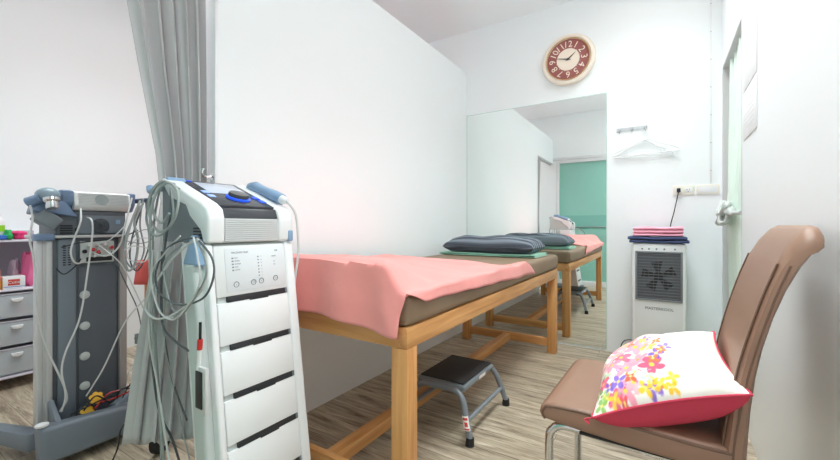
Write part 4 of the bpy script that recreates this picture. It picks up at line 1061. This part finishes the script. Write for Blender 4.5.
MC = [
 ([(-2.29, .495, 1.12), (-2.25, .495, 1.05), (-2.24, .485, .96), (-2.24, .497, .877), (-2.24, .509, .643), (-2.24, .54, .486), (-2.23, .586, .333), (-2.24, .603, .25), (-2.26, .585, .20)], .0045, 'cable_w'),
 ([(-2.27, .66, 1.10), (-2.22, .645, 1.04), (-2.22, .625, .97), (-2.22, .611, .91), (-2.23, .622, .866), (-2.25, .645, .849), (-2.29, .682, .86)], .0045, 'cable_w'),
 ([(-2.29, .69, 1.06), (-2.22, .685, 1.045), (-2.21, .684, .979), (-2.21, .668, .82), (-2.21, .639, .608), (-2.21, .591, .469), (-2.21, .578, .385), (-2.21, .591, .281), (-2.22, .58, .21)], .0045, 'cable_w'),
 ([(-2.25, .855, 1.16), (-2.2, .81, 1.039), (-2.2, .786, .929), (-2.22, .739, .879), (-2.28, .70, .90)], .0045, 'cable_w'),
 ([(-2.2, .883, 1.158), (-2.2, .87, 1.025), (-2.2, .888, .9), (-2.2, .852, .813), (-2.2, .814, .845), (-2.2, .802, .928), (-2.2, .827, 1.025), (-2.2, .872, 1.12)], .0045, 'cable_g'),
 ([(-2.2, .895, 1.155), (-2.2, .90, 1.06), (-2.19, .905, .93), (-2.19, .88, .84), (-2.19, .85, .80), (-2.19, .825, .85), (-2.19, .83, .95), (-2.2, .87, 1.09)], .004, 'cable_d'),
 ([(-2.19, .867, 1.146), (-2.18, .823, 1.03), (-2.18, .797, .896), (-2.18, .811, .808), (-2.18, .84, .835), (-2.18, .854, .952), (-2.18, .839, 1.039), (-2.19, .882, 1.14)], .0065, 'cable_gg'),
 ([(-2.25, .77, .897), (-2.19, .79, .786), (-2.19, .823, .7), (-2.19, .855, .61), (-2.19, .87, .50), (-2.2, .845, .466)], .003, 'cable_d'),
 ([(-2.19, .94, .74), (-2.19, .89, .66), (-2.18, .80, .56), (-2.185, .72, .37), (-2.21, .662, .25)], .004, 'cable_w'),
 ([(-2.2, .806, 1.02), (-2.2, .75, .958), (-2.27, .717, .93)], .003, 'cable_w'),
 ([(-2.25, .72, .93), (-2.19, .754, .88), (-2.18, .794, .82), (-2.18, .843, .70), (-2.19, .90, .56)], .003, 'cable_w'),
 ([(-2.17, .793, .906), (-2.17, .834, .923), (-2.17, .90, .901), (-2.17, .877, .844), (-2.17, .807, .867), (-2.17, .838, .952), (-2.17, .903, .96)], .0028, 'cable_w'),
 ([(-2.175, .80, .95), (-2.165, .86, .935), (-2.17, .91, .955), (-2.175, .90, 1.0), (-2.17, .85, .99), (-2.175, .81, .93)], .0025, 'cable_g'),
 ([(-2.285, .58, .83), (-2.26, .60, .805), (-2.26, .64, .84), (-2.265, .66, .87)], .003, 'cable_b'),
 ([(-2.26, .59, .925), (-2.25, .66, .945), (-2.25, .76, .955), (-2.24, .83, .975), (-2.22, .87, 1.0)], .003, 'cable_b'),
 ([(-2.2, .690, .185), (-2.2, .739, .233), (-2.2, .794, .235), (-2.2, .88, .255)], .004, 'red'),
 ([(-2.21, .72, .20), (-2.2, .76, .205), (-2.2, .84, .215), (-2.19, .90, .22)], .004, 'red'),
 ([(-2.19, .600, .195), (-2.185, .669, .212), (-2.185, .724, .225), (-2.19, .774, .235), (-2.2, .87, .25)], .004, 'cable_b'),
 ([(-2.2, .65, .19), (-2.2, .694, .241), (-2.2, .754, .19), (-2.2, .794, .238), (-2.2, .863, .205)], .004, 'cable_b'),
 ([(-2.21, .80, .19), (-2.2, .83, .25), (-2.2, .87, .27), (-2.2, .91, .24), (-2.15, .93, .16), (-2.12, .94, .06)], .0035, 'cable_b'),
 ([(-2.23, .82, .20), (-2.22, .83, .30), (-2.22, .86, .33), (-2.22, .88, .28), (-2.22, .90, .2)], .003, 'cable_w'),
 ([(-2.05, .80, .15), (-2.0, .722, .14), (-1.98, .70, .07), (-2.0, .686, .008)], .004, 'cable_b'),
]
for p, r, m in MC: cable(p, r*.85, M[m], t, 'lead' if m == 'red' else 'cable')
# dangling pad clip
MB().box(-2.20, -2.185, .845, .862, .44, .49, .004).build('lead_clip', M['grey'], t)
def electrode(y, z, label, s=1.0, rot=0):
    t = thing('electrode_pad', label, 'electrode', (-2.235, y, z), 'yellow electrode pads on the cart base')
    Mx = Matrix.Translation((-2.235, y, z)) @ Matrix.Rotation(rot, 4, 'X') @ Matrix.Rotation(math.radians(62), 4, 'Y')
    mb = MB(); mb.lathe([(.022*s, -.006), (.030*s, -.003), (.030*s, .003), (.022*s, .006)], (0, 0, 0), (0, 0, 1), 22)
    mb.v = [Mx @ Vector(v) for v in mb.v]; mb.build('rim', M['dark'], t)
    mb = MB()
    for k in range(6):
        a = k*PI/3; mb.lathe([(.0095*s, .005), (.0095*s, .010), (.004*s, .012)], (.015*s*math.cos(a), .015*s*math.sin(a), 0), (0, 0, 1), 10)
    mb.lathe([(.014*s, .005), (.014*s, .012), (.006*s, .014)], (0, 0, 0), (0, 0, 1), 14)
    mb.v = [Mx @ Vector(v) for v in mb.v]; mb.build('yellow_cup', M['yellow'], t)
electrode(.705, .218, 'yellow electrode pad in a dark rim, upper of the two on the older cart base', 1.15, .1)
electrode(.672, .168, 'yellow electrode pad lower and nearer the foot cap of the older cart', 1.05, .2)
mb = MB(); mb.hexa([(-2.26, .755, .112), (-2.20, .755, .112), (-2.20, .845, .112), (-2.26, .845, .112), (-2.26, .765, .165), (-2.22, .775, .165), (-2.22, .84, .195), (-2.26, .84, .195)], .008, 3)
o = mb.build('lead_connector', M['slate'], None, origin=(-2.235, .80, .11)); tag(o, 'grey lead connector block lying on the older cart base beside the yellow pads', 'connector')
# black adapter with leads on the floor at foot of the curtain
t = thing('power_adapter', 'black power adapter with coiled leads on the floor under the grey curtain', 'adapter', (-1.57, .70, 0))
MB().box(-1.62, -1.52, .66, .735, 0.0, .055, .01, 3).build('adapter_body', M['dgrey'], t)
MB().box(-1.60, -1.535, .675, .72, .0555, .062, .002).build('adapter_label', M['blue2'], t)
mb = MB()
mb.tube([(-1.56, .69, .066), (-1.60, .65, .09), (-1.66, .67, .07), (-1.70, .72, .02), (-1.66, .77, .008), (-1.58, .76, .02), (-1.54, .72, .07)], .005, 8, 6)
mb.tube([(-1.52, .70, .066), (-1.57, .64, .12), (-1.62, .66, .10), (-1.66, .64, .03), (-1.62, .60, .008), (-1.55, .60, .03)], .005, 8, 6)
mb.build('leads', M['cable_b'], t)

# ------------------------------------------------------------------ storage unit at the left
SX0, SX1, SY0, SY1 = -3.79, -3.44, .44, .92
t = thing('storage_unit', 'white open shelf unit with three translucent drawers against the left wall', 'storage unit', (-3.61, .68, 0))
MB().box(SX0, SX1, SY0, SY1, .920, .934, .003).build('shelf', M['shelfwhite'], t)
MB().box(SX0, SX1, SY0, SY1, .612, .624, .003).build('shelf', M['shelfwhite'], t)
MB().box(SX0, SX1, SY0, SY1, .07, .085, .003).build('shelf', M['shelfwhite'], t)
for y in (SY0, SY1-.012): MB().box(SX0, SX1-.002, y, y+.012, .07, .92, .002).build('side_panel', M['shelfwhite'], t)
MB().box(SX0, SX0+.008, SY0+.012, SY1-.012, .085, .92).build('back_panel', M['shelfgrey'], t)
for y in (SY0+.06, SY1-.06):
    for x in (SX0+.05, SX1-.05): MB().cyl((x, y-.01, .025), (x, y+.01, .025), .025, n=20).box(x-.008, x+.008, y-.008, y+.008, .03, .072).build('caster', M['rubber'], t)
yc = .686
cols = [(150, 180, 220), (226, 226, 230), (230, 120, 110), (180, 200, 210), (120, 150, 200), (236, 210, 150)]
for k, (z0, z1) in enumerate(((.448, .600), (.276, .430), (.098, .258))):
    dr = MB().box(SX1-.012, SX1+.002, SY0+.014, SY1-.014, z0, z1-.012, .004)
    dr.box(SX0+.02, SX1-.012, SY0+.016, SY0+.019, z0, z1-.012); dr.box(SX0+.02, SX1-.012, SY1-.019, SY1-.016, z0, z1-.012); dr.box(SX0+.02, SX1-.012, SY0+.019, SY1-.019, z0, z0+.003)
    dr = dr.build('drawer', M['milky'], t)
    MB().prism([(yc-.028, z1-.032), (yc+.028, z1-.032), (yc+.022, z1-.05), (yc, z1-.056), (yc-.022, z1-.05)], SX1+.002, SX1+.02, 'x', .003).build('handle', M['white_plastic'], dr)
    MB().box(SX1-.014, SX1+.004, SY0+.014, SY1-.014, z1-.011, z1-.003, .002).build('drawer_lip', M['shelfgrey'], dr)
    rnd = random.Random(k+3)
    for q in range(4):
        y = SY0+.05+q*.10; w = rnd.uniform(.05, .09); h = rnd.uniform(.03, .08); c_ = cols[(k*4+q) % 6]
        x_ = SX1-.09-rnd.random()*.06
        o = MB().box(x_, x_+.07, y, y+w, z0+.004, z0+.004+h, .012, 3).build('packet', mat('packet_%d_%d' % (k, q), c_, .5), None, origin=(x_+.035, y+w/2, z0+.004))
        tag(o, 'small wrapped packet blurred behind the %s translucent drawer front' % ('top', 'middle', 'bottom')[k], 'packet', 'packets in the %s drawer' % ('top', 'middle', 'bottom')[k])
# items
z = .935
t = thing('pump_bottle', 'white bottle with lime green label standing on the storage unit', 'bottle', (-3.52, .615, z))
MB().lathe([(.030, 0), (.034, .006), (.034, .10), (.028, .125), (.014, .14), (.014, .15)], (-3.52, .615, z), (0, 0, 1), 28).build('bottle_body', M['white_plastic'], t)
MB().lathe([(.0346, .05), (.0348, .052), (.0348, .088), (.0346, .09)], (-3.52, .615, z), (0, 0, 1), 28).build('bottle_label', M['lime'], t)
MB().lathe([(.016, .150), (.016, .165), (.006, .17), (.006, .185)], (-3.52, .615, z), (0, 0, 1), 20).build('cap', M['white_plastic'], t)
def blob(name, c, r, m, label, cat, seed, zbase):
    rnd = random.Random(seed); ph = [rnd.random()*6 for _ in range(4)]
    def fn(u, v):
        th = PI*u; p = 2*PI*v
        k = 1+.16*math.sin(3*p+ph[0])*math.sin(th)+.12*math.sin(5*th+ph[1])+.08*math.sin(7*p+4*th+ph[2])
        x = r[0]*math.sin(th)*math.cos(p)*k; y = r[1]*math.sin(th)*math.sin(p)*k; zz = r[2]*math.cos(th)*k
        return (c[0]+x, c[1]+y, max(zbase+.0005, c[2]+zz))
    o = MB().grid(fn, 22, 30).build(name, m, None, origin=(c[0], c[1], zbase), angle=80)
    return tag(o, label, cat)
blob('rolled_cloth', (-3.50, .705, z+.026), (.05, .042, .028), M['hotpink'], 'hot pink crumpled cloth on top of the storage unit', 'cloth', 3, z)
blob('green_ribbon_bundle', (-3.47, .655, z+.022), (.035, .022, .036), M['green'], 'bright green ribbon bundle beside the lime labelled bottle', 'ribbon', 8, z)
blob('blue_cloth', (-3.44-.012, .628, z+.014), (.02, .026, .015), M['cobalt'], 'cobalt blue bunched cloth at the foot of the bottle on the unit', 'cloth', 12, z)
blob('rolled_cloth', (-3.52, .845, z+.026), (.06, .045, .030), M['green_towel'], 'green rolled cloth half hidden behind the older cart holder', 'cloth', 15, z)
o = MB().box(-3.68, -3.60, .66, .80, z, z+.055, .004).build('storage_tin', M['shelfgrey'], None, origin=(-3.64, .73, z)); tag(o, 'low grey box behind the hot pink cloth on the unit', 'box')
z = .625
t = thing('printed_carton', 'white carton with a red script logo in the open shelf', 'box', (-3.50, .678, z))
MB().box(-3.55, -3.455, .628, .728, z, z+.078, .002).build('carton_body', M['white_plastic'], t)
MB().box(-3.4548, -3.4544, .650, .703, z+.022, z+.060, .006 if False else .0001).build('logo_patch', M['redink'], t)
MB().text('Cutie', .024, Matrix(((0, 0, 1, -3.4538), (1, 0, 0, .6765), (0, 1, 0, z+.041), (0, 0, 0, 1))), .0003).build('logo_script', M['white_plastic'], t)
MB().box(-3.4548, -3.4544, .630, .726, z+.012, z+.015).build('stripe', M['cobalt'], t)
t = thing('orange_carton', 'orange and yellow carton at the edge of the open shelf beside the white one', 'box', (-3.50, .59, z))
MB().box(-3.54, -3.45, .565, .618, z, z+.055, .002).build('lower_carton', M['yellow'], t)
MB().box(-3.54, -3.45, .565, .618, z+.0555, z+.125, .002).build('upper_carton', mat('salmon_card', (248, 170, 130), .5), t)
blob('plastic_bag', (-3.56, .765, z+.10), (.05, .032, .125), M['pinkbag'], 'tall pink plastic bag standing in the open shelf', 'bag', 21, z)
blob('plastic_bag', (-3.62, .71, z+.08), (.04, .03, .09), mat('pale_bag', (214, 196, 212), .3), 'pale translucent bag behind the white carton in the shelf', 'bag', 25, z)

# ------------------------------------------------------------------ ceiling lights
def ceil_light(x, y, w, l, power, label):
    t = thing('ceiling_light', label, 'ceiling light', (x, y, ZC-.06))
    MB().box(x-w/2-.02, x+w/2+.02, y-l/2-.02, y+l/2+.02, ZC-.05, ZC, .006).build('housing', M['white_plastic'], t)
    MB().box(x-w/2, x+w/2, y-l/2, y+l/2, ZC-.058, ZC-.0505, .002).build('diffuser', M['lampglow'], t)
    la = bpy.data.lights.new('ceiling_lamp', 'AREA'); la.shape = 'RECTANGLE'; la.size = w; la.size_y = l; la.energy = power; la.spread = math.radians(112); la.color = (.90, .985, 1)
    lo = bpy.data.objects.new('ceiling_lamp', la); COL.objects.link(lo); lo.parent = t; lo.location = (0, 0, -.002)
ceil_light(-.10, 2.35, .6, 1.5, 14.5, 'long white ceiling light panel over the aisle beside the bed')
ceil_light(-.08, .70, .6, .9, 13, 'small added fill light panel on the ceiling between the aisle and the entrance door')  # added fill panel to brighten the machine front, kept out of the mirror's view
ceil_light(-2.6, 1.2, .9, 1.4, 15, 'white ceiling light panel in the curtained bay behind the partition')
ceil_light(.95, 2.6, .4, .8, 7, 'added white ceiling panel lighting the unseen corridor beyond the doorway')  # unseen lamp added to brighten the space behind the doorway curtain

# ------------------------------------------------------------------ camera, world, view
w = bpy.data.worlds.new('World'); SC.world = w; w.use_nodes = True
w.node_tree.nodes['Background'].inputs[0].default_value = (.95, .97, 1, 1); w.node_tree.nodes['Background'].inputs[1].default_value = .6
cam = bpy.data.cameras.new('Camera'); co = bpy.data.objects.new('Camera', cam); COL.objects.link(co)
cam.sensor_width = 36; cam.lens = 385/840*36; cam.shift_y = -4/840; cam.clip_start = .01; cam.clip_end = 50
co.location = (0, 0, 1.02); co.rotation_euler = (PI/2, 0, math.radians(32.4))
SC.camera = co
vs_ = SC.view_settings; vs_.view_transform = 'Standard'; vs_.look = 'None'; vs_.gamma = 1; vs_.exposure = 0.13; vs_.use_curve_mapping = False
SC.cycles.use_denoising = True
SC.cycles.max_bounces = 14; SC.cycles.diffuse_bounces = 10; SC.cycles.glossy_bounces = 8; SC.cycles.transparent_max_bounces = 12
